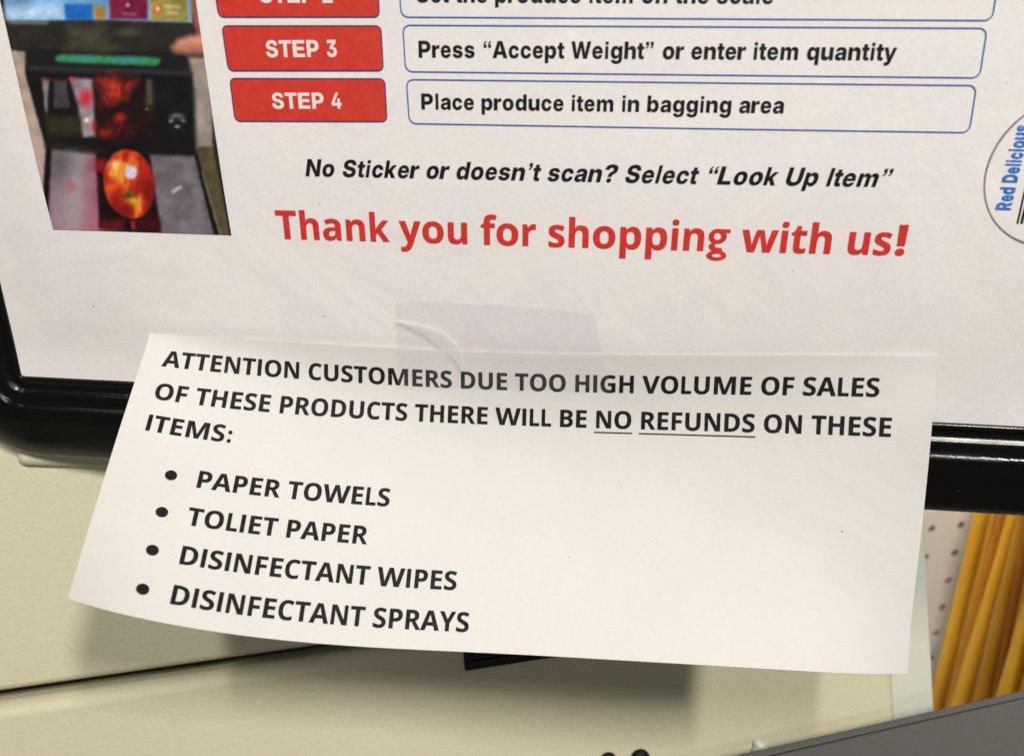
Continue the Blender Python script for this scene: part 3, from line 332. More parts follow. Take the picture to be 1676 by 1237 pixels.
words = {2: ("STEP 2", (429.3, 5.2), (545, 5.4), (429, -22.5)), 3: ("STEP 3", (439.5, 94.2), (552.2, 93.6), (439, 66.6)), 4: ("STEP 4", (449.5, 178.4), (559.8, 178.2), (449, 152.2))}
lines = {2: ("Set the produce item on the scale", (684.8, 4.2), (1265, 6.6), (684, -23.5)),
         3: ("Press “Accept Weight” or enter item quantity", (685.5, 94.4), (1465.6, 99.4), (684.5, 67)),
         4: ("Place produce item in bagging area", (690, 179.2), (1281.8, 185.8), (689, 153.2))}
for k in (2, 3, 4):
    b = patch('step_badge', badges[k], 1.5, M_BADGE, poster, .10)
    b['label'] = 'red badge lettered %s' % words[k][0]
    ring('badge_outline', badges[k], 1.5, .3, M_BADGELINE, b, .16)
    plane_text('badge_lettering', 'A', words[k][0], *words[k][1:], M_WHITEINK, b, .16)
    o = ring('text_box_outline', boxes[k], 1.9, .32, M_BLUE, poster, .11)
    plane_text('box_lettering', 'A', lines[k][0], *lines[k][1:], M_BLACK, o, .12)
plane_text('italic_lettering', 'A', "No Sticker or doesn’t scan? Select “Look Up Item”", (500.2, 288.4), (1441, 306.2), (500, 260.4), M_BLACK, poster, .12, .21)
plane_text('thank_you_lettering', 'C', "Thank you for shopping with us!", (466.5, 391.2), (1479, 418.4), (466.5, 344.6), M_RED, poster, .12)

# sticker drawing at the right edge of the poster
def circ3(a, b, c):
    A = np.array([b - a, c - a]) * 2; r = np.array([b @ b - a @ a, c @ c - a @ a]); o = np.linalg.solve(A, r); return o, np.linalg.norm(o - a)
cc, cr = circ3(pl(1610.4, 294.6), pl(1676, 187.3), pl(1676, 399))
n = 96; V = []
for k in range(n):
    a = 2 * pi * k / n
    for r in (cr, cr - .42 - .12 * sin(3 * a)): V.append(onp(cc + r * np.array([cos(a), sin(a)]), .11))
st = mesh('sticker_outline', V, [(2 * k, 2 * ((k + 1) % n), 2 * ((k + 1) % n) + 1, 2 * k + 1) for k in range(n)], M_MAUVE, poster)
for dx_, lf in ((0, .13), (1.1, .15)): plane_text('sticker_lettering', 'A', 'Red Delicious', (1653 + dx_, 344), (1684.5 + dx_, 205), (1629.5 + dx_, 341), M_STICKBLUE, st, lf)
a0 = pl(1663.5, 366); au = pl(1693.5, 230) - a0; au = au / np.linalg.norm(au); an = np.array([au[1], -au[0]])
off = 0; V = []; F = []
for w, g in ((.42, .45), (.6, .5), (.35, .4), (.9, .5), (.35, .35), (.6, .6), (.35, .4), (.8, .3), (.4, .6), (.4, .4), (.8, .5), (.35, .4), (.6, .3)):
    for t0 in range(4):
        p = [a0 + an * off + au * (t0 * 5), a0 + an * (off + w) + au * (t0 * 5), a0 + an * (off + w) + au * (t0 * 5 + 5), a0 + an * off + au * (t0 * 5 + 5)]
        b = len(V); V += [onp(q, .12) for q in p]; F.append((b, b + 1, b + 2, b + 3))
    off += w + g
mesh('barcode_bars', V, F, M_BLACK, st)

# colour photograph printed on the poster: a fine grid of ink dots
PH = PQ((87.3, 375.6), (379, 385), (320.5, 0), (0.2, 0))
PH[2] = PH[2] + (PH[2] - PH[1]) * .22; PH[3] = PH[3] + (PH[3] - PH[0]) * .22
gu, gv = 230, 330
U, W_ = np.meshgrid(np.linspace(0, 1, gu), np.linspace(0, 1, gv))
PT = (PH[0] * (1 - U[..., None]) + PH[1] * U[..., None]) * (1 - W_[..., None]) + (PH[3] * (1 - U[..., None]) + PH[2] * U[..., None]) * W_[..., None]
art = topx(np.stack([PT[..., 0], PT[..., 0] * 0, PT[..., 1]], -1)) * 3.0925        # drawing units of the print
AX, AY = art[..., 0].copy(), art[..., 1].copy()
AX += (noise2(AX / 16, AY / 16, 5) - .5) * 4; AY += (noise2(AX / 16, AY / 16, 6) - .5) * 4
img = np.zeros(AX.shape + (3,)); img[:] = (26, 24, 25)
def pip(P):
    ins = np.zeros(AX.shape, bool); dmin = np.full(AX.shape, 1e9); P = np.array(P, float)
    for i in range(len(P)):
        x1, y1 = P[i]; x2, y2 = P[(i + 1) % len(P)]
        c = (y1 <= AY) != (y2 <= AY)
        with np.errstate(divide='ignore', invalid='ignore'): xx = x1 + (AY - y1) * (x2 - x1) / (y2 - y1 if y2 != y1 else 1e-9)
        ins ^= c & (xx > AX)
        L = max(1e-9, (x2-x1)**2 + (y2-y1)**2); t = np.clip(((AX-x1)*(x2-x1) + (AY-y1)*(y2-y1)) / L, 0, 1)
        dmin = np.minimum(dmin, np.hypot(AX - x1 - t*(x2-x1), AY - y1 - t*(y2-y1)))
    return np.where(ins, dmin, -dmin)
def put(d, col, soft=6, var=0, sc=40, seed=1, alpha=1.):
    global img
    a = np.clip(d / soft * .5 + .5, 0, 1)[..., None] * alpha
    c = np.array(col, float) * np.ones_like(img)
    if var: c = c * (1 + var * (noise2(AX / sc, AY / sc, seed) + .5 * noise2(AX / sc * 2.3, AY / sc * 2.3, seed + 9) - .75))[..., None]
    img = img * (1 - a) + c * a
def poly(P, col, soft=6, **k): put(pip(P), col, soft, **k)
def blob(x, y, rx, ry, col, rot=0, soft=.25, **k):
    c, s = cos(rot), sin(rot); dx = AX - x; dy = AY - y; d = np.sqrt(((dx*c + dy*s) / rx)**2 + ((-dx*s + dy*c) / ry)**2)
    put((1 - d), col, soft, **k)
poly([(-60, -400), (962, -400), (966, 118), (530, 104), (28, 108)], (118, 176, 226), var=.35, sc=70)
poly([(20, 40), (300, 20), (318, 100), (28, 106)], (176, 206, 232), var=.3, sc=50, soft=30)
poly([(316, 20), (455, 22), (464, 104), (322, 102)], (28, 98, 184), soft=8, var=.2)
poly([(460, 32), (522, 34), (530, 106), (466, 104)], (150, 138, 76), soft=8, var=.3); blob(494, 66, 18, 22, (176, 110, 50))
poly([(538, -70), (733, -70), (740, 102), (548, 98)], (112, 22, 56), soft=8, var=.3); blob(636, 26, 10, 12, (210, 130, 150)); poly([(610, 64), (680, 66), (680, 80), (610, 78)], (170, 110, 140), alpha=.6)
poly([(746, -70), (934, -60), (944, 110), (754, 104)], (150, 134, 58), soft=8, var=.3); blob(788, 48, 24, 26, (196, 104, 52)); blob(788, 46, 9, 15, (230, 200, 160))
poly([(820, 24), (905, 28), (905, 46), (820, 42)], (214, 206, 170), alpha=.6); poly([(836, 58), (890, 60), (890, 76), (836, 74)], (220, 212, 180), alpha=.6)
poly([(24, 106), (530, 106), (966, 120), (980, 270), (60, 252)], (38, 36, 31), var=.35, sc=60)
poly([(40, 108), (235, 112), (235, 122), (42, 120)], (170, 160, 160), soft=10, alpha=.8)
poly([(335, 130), (525, 135), (520, 255), (345, 250)], (66, 64, 50), soft=40, var=.3); blob(645, 165, 50, 18, (84, 82, 56), soft=.8, alpha=.8); blob(545, 245, 60, 20, (70, 66, 36), soft=.8, alpha=.7)
poly([(55, 256), (126, 262), (132, 380), (252, 680), (236, 1010), (180, 770)], (168, 148, 134), var=.2, sc=60)
poly([(170, 690), (250, 690), (240, 1000), (205, 880)], (186, 160, 150), soft=12)
poly([(952, 290), (1045, 290), (1090, 610), (1092, 745), (1004, 748), (984, 450)], (150, 138, 126), var=.2, sc=60, soft=14)
poly([(1004, 742), (1095, 742), (1180, 1200), (1130, 1200), (1004, 790)], (84, 72, 48), var=.3)
poly([(1080, 600), (1096, 700), (1150, 980), (1140, 985), (1088, 760)], (40, 34, 26))
poly([(948, -300), (985, -300), (992, 0), (1020, 172), (992, 180), (958, 60)], (150, 84, 70), var=.25, soft=14)
poly([(862, 240), (890, 206), (940, 184), (1030, 170), (1040, 268), (950, 272), (882, 264)], (204, 136, 116), var=.15, soft=16); poly([(868, 244), (1030, 240), (1036, 270), (880, 266)], (150, 84, 70), soft=24, alpha=.7)
poly([(278, 300), (288, 283), (310, 277), (780, 291), (804, 298), (810, 314), (800, 328), (780, 333), (310, 317), (286, 311)], (46, 136, 80), soft=9, var=.25, sc=24); blob(420, 298, 60, 14, (60, 140, 150), soft=.8, alpha=.7); blob(640, 305, 70, 14, (60, 130, 160), soft=.8, alpha=.7)
poly([(132, 335), (970, 372), (992, 770), (246, 745), (140, 400)], (17, 15, 17), var=.4, sc=50)
poly([(140, 338), (960, 362), (962, 384), (150, 358)], (48, 46, 50), soft=12)
poly([(214, 396), (252, 402), (248, 575), (236, 560)], (122, 116, 112), var=.3); poly([(275, 408), (338, 412), (360, 545), (280, 548)], (62, 60, 62), var=.3)
poly([(230, 580), (420, 590), (428, 690), (262, 690)], (44, 42, 28), var=.3, soft=20); poly([(210, 396), (330, 404), (330, 418), (210, 412)], (110, 30, 28), alpha=.6)
poly([(352, 395), (470, 402), (494, 690), (432, 694), (400, 530)], (150, 136, 144), var=.3, sc=40, soft=10)
blob(440, 498, 34, 38, (196, 40, 50), soft=.7); blob(372, 404, 20, 10, (190, 60, 60), soft=.6); blob(486, 640, 14, 24, (200, 40, 40), soft=.6); blob(447, 608, 11, 14, (246, 226, 178), soft=.4)
poly([(474, 390), (770, 400), (795, 700), (500, 695)], (27, 13, 13), var=.5, soft=14)
poly([(492, 400), (690, 404), (660, 450), (640, 500), (520, 528), (540, 480), (494, 440)], (140, 34, 24), var=.9, sc=24, soft=34)
blob(566, 450, 34, 60, (206, 60, 36), soft=.9, alpha=.5, var=.8, sc=14); blob(612, 596, 26, 22, (170, 34, 24), soft=.7); blob(598, 656, 66, 38, (96, 20, 16), soft=.9, var=1.2, sc=16, alpha=.7); blob(536, 672, 24, 18, (150, 30, 20), soft=.8)
poly([(744, 408), (764, 410), (770, 525), (752, 520)], (116, 110, 108), soft=14, alpha=.8); blob(760, 500, 20, 60, (80, 66, 52), soft=.9, alpha=.6); blob(747, 553, 5, 5, (220, 220, 220), alpha=.8)
for q in ((902, 590, 34, 15, (120, 112, 116)), (872, 612, 12, 9, (150, 146, 150)), (934, 612, 11, 9, (130, 126, 130)), (904, 640, 14, 9, (170, 164, 168)), (900, 600, 12, 8, (30, 28, 30))): blob(*q, soft=.6, alpha=.85)
poly([(246, 735), (1000, 770), (1000, 790), (270, 760)], (14, 12, 12), soft=20)
poly([(276, 756), (500, 780), (524, 1170), (262, 1170)], (120, 108, 112), var=.35, sc=70, soft=10); poly([(290, 756), (380, 770), (350, 960), (290, 900)], (78, 72, 76), soft=70, alpha=.7)
poly([(262, 980), (380, 990), (520, 1010), (524, 1170), (262, 1170)], (176, 142, 156), soft=150, alpha=.8); poly([(380, 790), (440, 790), (450, 1000), (360, 1150), (350, 1000)], (190, 180, 184), soft=60, alpha=.5)
poly([(480, 800), (512, 800), (530, 1160), (460, 1160)], (196, 62, 96), soft=60, alpha=.55); poly([(362, 918), (406, 940), (368, 966)], (178, 70, 86), soft=22, alpha=.7)
poly([(765, 782), (995, 788), (1108, 1195), (826, 1180)], (108, 102, 108), var=.3, sc=60, soft=10); poly([(884, 962), (928, 936), (932, 948), (890, 972)], (226, 214, 206), soft=8)
poly([(500, 772), (768, 782), (828, 1166), (520, 1146)], (24, 9, 11), var=.5, soft=8); poly([(500, 812), (545, 812), (540, 868), (508, 856)], (176, 24, 40), soft=24)
poly([(524, 1112), (640, 1116), (640, 1150), (530, 1146)], (104, 18, 24), soft=24, var=.4); poly([(680, 1116), (694, 1116), (700, 1156), (684, 1152)], (232, 62, 44), soft=10); poly([(700, 1100), (815, 1100), (822, 1160), (705, 1158)], (66, 12, 14), soft=24)
poly([(248, 745), (274, 750), (268, 900), (262, 1130), (236, 1000)], (14, 12, 12), soft=6); poly([(232, 950), (240, 950), (240, 1010), (232, 990)], (200, 30, 40), soft=6)
poly([(996, 780), (1012, 780), (1122, 1195), (1100, 1195)], (14, 13, 12), soft=6); poly([(1030, 860), (1036, 860), (1136, 1195), (1128, 1195)], (150, 140, 120), soft=5, alpha=.7)
ap = (668, 928, 132, 180, -.22); c_, s_ = cos(ap[4]), sin(ap[4]); dx = AX - ap[0]; dy = AY - ap[1]
rr = np.sqrt(((dx*c_ + dy*s_) / ap[2])**2 + ((-dx*s_ + dy*c_) / ap[3])**2)
t = noise2(AX / 55, AY / 80, 21) * .6 + noise2(AX / 26, AY / 38, 22) * .32 + noise2(AX / 7, AY / 40, 23) * .16 - .04
t = t + .42 * np.exp(-((AX - 595)**2 + (AY - 880)**2) / 85.**2) - .12 * rr + .28 * np.exp(-((AX - 690)**2 + (AY - 1010)**2) / 45.**2) - .34 * sm(690, 800, AX) - .3 * sm(960, 1090, AY) * sm(740, 640, AX)
stops = [(0, (120, 20, 16)), (.34, (176, 36, 22)), (.5, (206, 70, 30)), (.66, (222, 130, 40)), (.85, (240, 190, 74))]
ac = np.stack([np.interp(t, [s[0] for s in stops], [s[1][k] for s in stops]) for k in range(3)], -1)
a = np.clip((1 - rr) / .05, 0, 1)[..., None]; img = img * (1 - a) + ac * a
blob(668, 985, 26, 24, (72, 62, 20), soft=.8); blob(690, 1012, 30, 12, (196, 178, 40), soft=.8, alpha=.8); blob(675, 870, 33, 34, (202, 196, 210), soft=.2, var=.35, sc=9); blob(600, 830, 26, 18, (252, 226, 150), soft=.9, alpha=.7)
for _ in range(2):                            # the printer's softness
    p = np.pad(img, ((1, 1), (1, 1), (0, 0)), 'edge'); img = (p[1:-1, 1:-1] * 2 + p[:-2, 1:-1] + p[2:, 1:-1] + p[1:-1, :-2] + p[1:-1, 2:]) / 6
img = img * (1 + .10 * (np.random.RandomState(3).rand(*img.shape[:2]) - .5))[..., None] + 3
li = np.clip(img / 255, 0, 1); li = np.where(li > .04045, ((li + .055) / 1.055) ** 2.4, li / 12.92) * .98
V = [onp(PT[j, i], .13) for j in range(gv) for i in range(gu)]
F = [(j * gu + i, j * gu + i + 1, (j + 1) * gu + i + 1, (j + 1) * gu + i) for j in range(gv - 1) for i in range(gu - 1)]
M_PHOTO = mat('photo_print_ink', (.5, .5, .5), .4, .35); at = M_PHOTO.node_tree.nodes.new('ShaderNodeAttribute'); at.attribute_name = 'ink'
M_PHOTO.node_tree.links.new(at.outputs['Color'], M_PHOTO.node_tree.nodes['Principled BSDF'].inputs['Base Color'])
po = mesh('printed_photo', V, F, M_PHOTO, poster, True, 'colour picture of an apple on a checkout scale')
ca = po.data.color_attributes.new('ink', 'FLOAT_COLOR', 'POINT')
ca.data.foreach_set('color', np.concatenate([li.reshape(-1, 3), np.ones((gu * gv, 1))], 1).astype(np.float32).ravel())

# ------------------------------------------------------------------ black frame: one moulded profile swept round a rounded rectangle
frame = thing('sign_frame', (8, 0, -34), 'glossy black moulded plastic frame round the printed poster', 'picture frame')
prof = [(0, -.5), (0, .9), (.25, 1.25), (.7, 1.45), (1.2, 1.45), (1.7, 1.25), (2.1, .95), (2.8, .8), (3.6, .85), (4.2, 1.1), (4.7, 1.75), (5.2, 2.1), (5.8, 2.2),
        (6.6, 2.15), (7.8, 2.3), (8.8, 2.9), (9.4, 3.45), (9.9, 3.65), (10.5, 3.6), (11.4, 3.45), (12.2, 3.55), (12.9, 3.75), (13.5, 3.7), (14.8, 3.5), (17, 3.1),
        (20, 2.6), (23, 2.0), (25.6, 1.1), (27.0, .3), (27.9, -.7), (28.3, -1.8), (28.4, -3.2), (27.8, -4.2), (2, -4.2), (0, -3.6)]
FI = (-148.6, 165.0, -5.0, 200.0)             # inner opening: left, right, bottom, top
ang = math.atan(-.0140)
def frame_path(r, n=10, inner=.8):
    rad = inner + r; P = []; x0, x1, z0, z1 = FI
    for cx, cz, a0 in ((x1 - inner, z0 + inner, -90), (x1 - inner, z1 - inner, 0), (x0 + inner, z1 - inner, 90), (x0 + inner, z0 + inner, 180)):
        for k in range(n + 1):
            a = radians(a0 + 90 * k / n); P.append((cx + rad * cos(a), cz + rad * sin(a)))
    Q = []
    for x, z in P:
        x -= x0; z -= z0; Q.append((x0 + x * cos(ang) - z * sin(ang), z0 + .3 + x * sin(ang) + z * cos(ang)))
    return Q
rings = [frame_path(r) for r, h in prof]; n = len(rings[0]); V = []; F = []
for (r, h), P in zip(prof, rings): V += [(x, -h, z) for x, z in P]
k = len(prof)
for i in range(k):
    i2 = (i + 1) % k
    for j in range(n): F.append((i * n + j, i * n + (j + 1) % n, i2 * n + (j + 1) % n, i2 * n + j))
mo = mesh('moulding', V, F, M_FRAME, frame, True)
P = frame_path(2); B = len(P)
mesh('backing_board', [(x, 2.0, z) for x, z in P] + [(x, 4.0, z) for x, z in P], [tuple(range(B)), tuple(range(2 * B - 1, B - 1, -1))] + [(j, (j + 1) % B, B + (j + 1) % B, B + j) for j in range(B)], M_GAP, frame)

# ------------------------------------------------------------------ paper notice: a Bezier sheet taped at its top edge, curling out over the frame
CP = np.array([[[-104.33, 10.94, 1.2], [-103.52, -1.29, 18.41], [-101.1, -12.19, 37.15], [-95.91, -18.93, 56.39], [-90.39, -24.79, 75.83]], [[-61.11, 9.36, -2.13], [-63.91, -17.05, 3.08], [-65.18, -29.41, 21.96], [-61.0, -40.66, 39.69], [-61.96, -52.77, 58.93]], [[-15.12, 6.95, 1.74], [-14.52, -12.08, -6.5], [-17.24, -37.32, 10.79], [-18.49, -43.71, 28.63], [-14.92, -61.67, 41.33]], [[22.72, 7.9, 0.8], [23.25, -13.46, -6.29], [24.56, -37.99, 7.15], [27.46, -46.67, 28.27], [24.42, -51.92, 48.82]], [[68.05, 10.32, -0.55], [69.32, -11.18, 5.54], [68.67, -28.69, 11.95], [67.54, -46.15, 27.46], [72.5, -57.52, 47.85]], [[111.78, 11.25, 1.23], [111.86, -8.64, 9.12], [112.71, -30.45, 11.72], [110.71, -50.84, 18.92], [109.58, -69.61, 28.88]]]); SH, SE, SM_, SM4, SMB = 84.417, 7.9692, 5.582, 21.279, 15.137; ST = [11.177, 21.737, 31.933, 46.48, 57.577, 68.6, 79.462]; SW = 216.0
def bern(n, t): return np.stack([comb(n, i) * t ** i * (1 - t) ** (n - i) for i in range(n + 1)], -1)
def slip(u, v):
    u = np.asarray(u, float); v = np.asarray(v, float)
    P = np.einsum('...i,...j,ijc->...c', bern(5, u), bern(4, v), CP)
    z = P[..., 2]; z = 1.75 + 1.4 * np.log1p(np.exp((z - 1.75) / 1.4))
    return np.stack([P[..., 0], -z, P[..., 1]], -1)
def slip_n(u, v):
    h = 1e-3; a = slip(np.asarray(u) + h, v) - slip(np.asarray(u) - h, v); b = slip(u, np.asarray(v) + h) - slip(u, np.asarray(v) - h)
    n = np.cross(b, a); n = n / np.linalg.norm(n, axis=-1, keepdims=True)
    return np.where(n[..., 1:2] > 0, -n, n)
notice = thing('paper_notice', (4, -2, 8), 'white typed no-refunds notice taped over the bottom edge of the black frame', 'notice')
nu, nv = 90, 44
UU, VV = np.meshgrid(np.linspace(0, 1, nu + 1), np.linspace(0, 1, nv + 1))
P0 = slip(UU, VV); N0 = slip_n(UU, VV)
cock = (.18 * np.sin(UU * 19 + VV * 5) + .15 * np.sin(UU * 7 - VV * 13 + 2)) * VV
P0 = P0 + N0 * cock[..., None]
V = list(P0.reshape(-1, 3)) + list((P0 - N0 * .1).reshape(-1, 3)); o_ = (nu + 1) * (nv + 1); F = []
for j in range(nv):
    for i in range(nu):
        a = j * (nu + 1) + i; F.append((a, a + 1, a + nu + 2, a + nu + 1)); F.append((o_ + a, o_ + a + nu + 1, o_ + a + nu + 2, o_ + a + 1))
rim = []; flat_from = len(F)
def dup(a):
    V.append(V[a]); return len(V) - 1
for i in range(nu):
    for a, b in ((i, i + 1), (nv * (nu + 1) + i + 1, nv * (nu + 1) + i)): F.append(tuple(dup(q) for q in (a, b, o_ + b, o_ + a)))
for j in range(nv):
    for a, b in ((j * (nu + 1), (j + 1) * (nu + 1)), ((j + 1) * (nu + 1) + nu, j * (nu + 1) + nu)): F.append(tuple(dup(q) for q in (b, a, o_ + a, o_ + b)))
mesh('paper_slip', V, F, M_SLIP, notice, True)
def slip_pts(P, lift=.12):                    # P: (mm across, mm down) on the notice
    P = np.array(P, float); u = P[:, 0] / SW; v = P[:, 1] / SH
    c = (.18 * np.sin(u * 19 + v * 5) + .15 * np.sin(u * 7 - v * 13 + 2)) * v
    return slip(u, v) + slip_n(u, v) * (c[:, None] + lift)
def slip_text(s, x, base, name='line_lettering'):
    V, F, adv = text_shape('C', s); k = SE / 1000
    return mesh(name, slip_pts([(x + p[0] * k, base - p[1] * k) for p in V]), F, M_TONER, notice), adv * k
L0 = "ATTENTION CUSTOMERS DUE TOO HIGH VOLUME OF SALES"; L1 = "OF THESE PRODUCTS THERE WILL BE NO REFUNDS ON THESE"
slip_text(L0, SM_, ST[0]); slip_text(L1, SM_, ST[1]); slip_text("ITEMS:", SM_, ST[2])
def width(s): return sum(glyph('C', c)[0] for c in s) * SE / 1000
for a, b in (("OF THESE PRODUCTS THERE WILL BE ", "NO"), ("OF THESE PRODUCTS THERE WILL BE NO ", "REFUNDS")):
    x0 = SM_ + width(a); x1 = x0 + width(b); n = 24
    P = [(x0 + (x1 - x0) * k / n, ST[1] + d) for k in range(n + 1) for d in (1.05, 1.42)]
    mesh('underline', slip_pts(P), [(2 * k, 2 * k + 2, 2 * k + 3, 2 * k + 1) for k in range(n)], M_TONER, notice)
for k, s in enumerate(("PAPER TOWELS", "TOLIET PAPER", "DISINFECTANT WIPES", "DISINFECTANT SPRAYS")):
    slip_text(s, SM4, ST[3 + k])
    c = (SMB, ST[3 + k] - .3 * SE)
    mesh('bullet', slip_pts([c] + [(c[0] + 1.5 * cos(a), c[1] + 1.5 * sin(a)) for a in np.linspace(0, 2 * pi, 25)[:-1]]), [(0, i + 1, (i + 1) % 24 + 1) for i in range(24)], M_TONER, notice)

# clear tape over the top edge of the notice
def slip_uv(px):                              # which point of the notice lies on a sight line
    u = np.array([.5, .1])
    for _ in range(20):
        p = topx(slip(u[0], u[1])); h = 1e-3
        J = np.stack([(topx(slip(u[0] + h, u[1])) - p) / h, (topx(slip(u[0], u[1] + h)) - p) / h], 1); u = u + np.linalg.solve(J, np.array(px) - p)
    return u
def tape_mat():
    m = bpy.data.materials.new('clear_tape_film'); m.use_nodes = True; nt = m.node_tree; nt.nodes.clear()
    out = nt.nodes.new('ShaderNodeOutputMaterial'); tr = nt.nodes.new('ShaderNodeBsdfTransparent'); tr.inputs[0].default_value = (.985, .981, .992, 1)
    gl = nt.nodes.new('ShaderNodeBsdfPrincipled'); gl.inputs['Base Color'].default_value = (.62, .61, .62, 1); gl.inputs['Roughness'].default_value = .34
    mx = nt.nodes.new('ShaderNodeMixShader'); mx.inputs[0].default_value = .045
    nt.links.new(tr.outputs[0], mx.inputs[1]); nt.links.new(gl.outputs[0], mx.inputs[2]); nt.links.new(mx.outputs[0], out.inputs[0]); return m
M_TAPE = tape_mat()
TQ = np.array([(648, 491), (972, 512), (1002, 640), (652, 634)], float); ta, tb = 64, 60; V = []; TAPE_V = []
crease = np.array([(652, 526), (690, 538), (722, 556), (745, 578), (756, 606)], float)
for j in range(tb + 1):
    for i in range(ta + 1):
        u, v = i / ta, j / tb; p = (TQ[0] * (1-u) + TQ[1] * u) * (1-v) + (TQ[3] * (1-u) + TQ[2] * u) * v
        if j == 0: p = p + (0, -4 * sin(u * 3.1) + 1.0 * sin(u * 21) + .6 * sin(u * 47))
        if i in (0, ta): p = p + (1.2 * sin(v * 60) , 0)
        e = slip_uv(p); w = float(sm(-.02, .02, e[1]))
        xz = pl(*p); A = np.array(onp(xz, .35)); u_ = max(0, e[1]); Bp = slip(e[0], u_) + slip_n(e[0], u_) * (.22 + abs(.33 * u_))
        d = min(np.linalg.norm(p - (crease[q] + (crease[q+1] - crease[q]) * t)) for q in range(4) for t in (0, .25, .5, .75, 1))
        hgt = 1.1 * math.exp(-(d / 7.5) ** 2) + .25 * noise2(np.array(p[0] / 16), np.array(p[1] / 12), 8)
        Pq = A * (1 - w) + Bp * w
        if w < 1: Pq[1] = min(Pq[1], -(2.6 + .3) * w - (zp(*xz) + .3) * (1 - w))
        V.append(Pq + np.array([0, -1, 0]) * hgt); TAPE_V.append(e[1] < 0)
F = [(j * (ta + 1) + i, j * (ta + 1) + i + 1, (j + 1) * (ta + 1) + i + 1, (j + 1) * (ta + 1) + i) for j in range(tb) for i in range(ta)]
TAPE_UP = [TAPE_V[f[0]] and TAPE_V[f[2]] for f in F]
# the fold where the film doubled over itself: a curved sliver whitened to stand for light on the crease
fold_c = np.array([(648, 524), (672, 531), (700, 541), (722, 553), (740, 568), (752, 586), (757, 606)], float); fold_w = [1.5, 6, 10, 13, 12, 8, 2]
FV = []
for q, (p, w) in enumerate(zip(fold_c, fold_w)):
    d_ = fold_c[min(q + 1, 6)] - fold_c[max(q - 1, 0)]; d_ = d_ / np.linalg.norm(d_); nn = np.array([-d_[1], d_[0]])
    for k in range(7):
        s_ = k / 3 - 1; pp_ = p + nn * w * s_; e = slip_uv(pp_); w_ = float(sm(-.02, .02, e[1])); xz = pl(*pp_)
        q3 = np.array(onp(xz, .6)) * (1 - w_) + (slip(e[0], max(0, e[1])) + slip_n(e[0], max(0, e[1])) * .6) * w_
        if w_ < 1: q3[1] = min(q3[1], -3.1 * w_ - (zp(*xz) + .5) * (1 - w_))
        FV.append(q3 + np.array([0, -1, 0]) * (.12 + .22 * (1 - s_ * s_)))
tape = mesh('tape_strip', V, F, M_TAPE, None, True, 'wrinkled clear tape holding the top of the paper notice to the poster'); tape['category'] = 'tape'
pm = M_TAPE.copy(); pm.name = 'tape_film_pressed_flat'; tape.data.materials.append(pm)      # the half stuck down on the poster
for n_ in pm.node_tree.nodes:
    if n_.type == 'BSDF_TRANSPARENT': n_.inputs[0].default_value = (.966, .962, .982, 1)
for p_, u_ in zip(tape.data.polygons, TAPE_UP): p_.material_index = 1 if u_ else 0
fm = M_TAPE.copy(); fm.name = 'tape_fold_sheen'; [setattr(n_.inputs[0], 'default_value', .30) for n_ in fm.node_tree.nodes if n_.type == 'MIX_SHADER']
for n_ in fm.node_tree.nodes:
    if n_.type == 'BSDF_PRINCIPLED': n_.inputs['Base Color'].default_value = (.86, .84, .80, 1)
mesh('tape_fold', FV, [(a * 7 + k, a * 7 + k + 1, (a + 1) * 7 + k + 1, (a + 1) * 7 + k) for a in range(6) for k in range(6)], fm, tape, True)

# ------------------------------------------------------------------ beige machine behind the sign
A_ = radians(18.2); T_ = radians(20)
KX = np.array([cos(A_), sin(A_), 0]); KD = np.array([sin(A_) * sin(T_), -cos(A_) * sin(T_), -cos(T_)])
KN = np.cross(KD, KX); KN = KN if KN[1] < 0 else -KN
v_ = ray(80, 745); K0 = CAM + v_ * ((6 - CAM[1]) / v_[1])
def kst(x, y, w=0):
    P = hit(x, y, K0 + KN * w, KN) - K0; return float(P @ KX), float(P @ KD)
def kp(s, t, w): return K0 + KX * s + KD * t + KN * w
def kbox(name, s0, s1, t0, t1, w0, w1, m_, parent, bev=0, seg=6, label=None):
    V = [kp(s, t, w) for s in (s0, s1) for t in (t0, t1) for w in (w0, w1)]
    F = [(0, 1, 3, 2), (4, 6, 7, 5), (0, 4, 5, 1), (2, 3, 7, 6), (0, 2, 6, 4), (1, 5, 7, 3)]
    o = mesh(name, V, F, m_, parent, label=label)
    bm = bmesh.new(); bm.from_mesh(o.data); bmesh.ops.recalc_face_normals(bm, faces=bm.faces); bm.to_mesh(o.data); bm.free()
    if bev: bevel(o, bev, seg)
    return o
machine = thing('checkout_machine', kp(40, 190, -60), 'beige textured plastic machine housing behind and below the framed sign', 'machine')
sR, tR = kst(1471, 1135); tseam = (kst(0, 1143)[1] + kst(600, 1055)[1]) / 2; slip_top = kst(80, 766)
kbox('upper_panel', -190, sR, -55, tseam - 2.0, -40, 0, M_SHELL, machine, 2.4)
kbox('lower_panel', -190, sR, tseam + 2.5, 330, -40, -.6, M_SHELL, machine, 5, 8)
kbox('seam_backing', -188, sR - 3, tseam - 6, tseam + 8, -38, -12, M_GAP, machine)
s30 = kst(34, 766)[0]
la, lb = np.array(kst(30, 761)), np.array(kst(176, 766)); lu = (lb - la) / np.linalg.norm(lb - la); ln = np.array([lu[1], -lu[0]])
ln = ln if ln[1] < 0 else -ln; V = []
for a in (0, 170):
    for b in (0, 46):
        for w in (-6, 3.2): q = la + lu * a + ln * b; V.append(kp(q[0], q[1], w))
o = mesh('raised_lip', V, [(0, 1, 3, 2), (4, 6, 7, 5), (0, 4, 5, 1), (2, 3, 7, 6), (0, 2, 6, 4), (1, 5, 7, 3)], M_SHELL, machine)
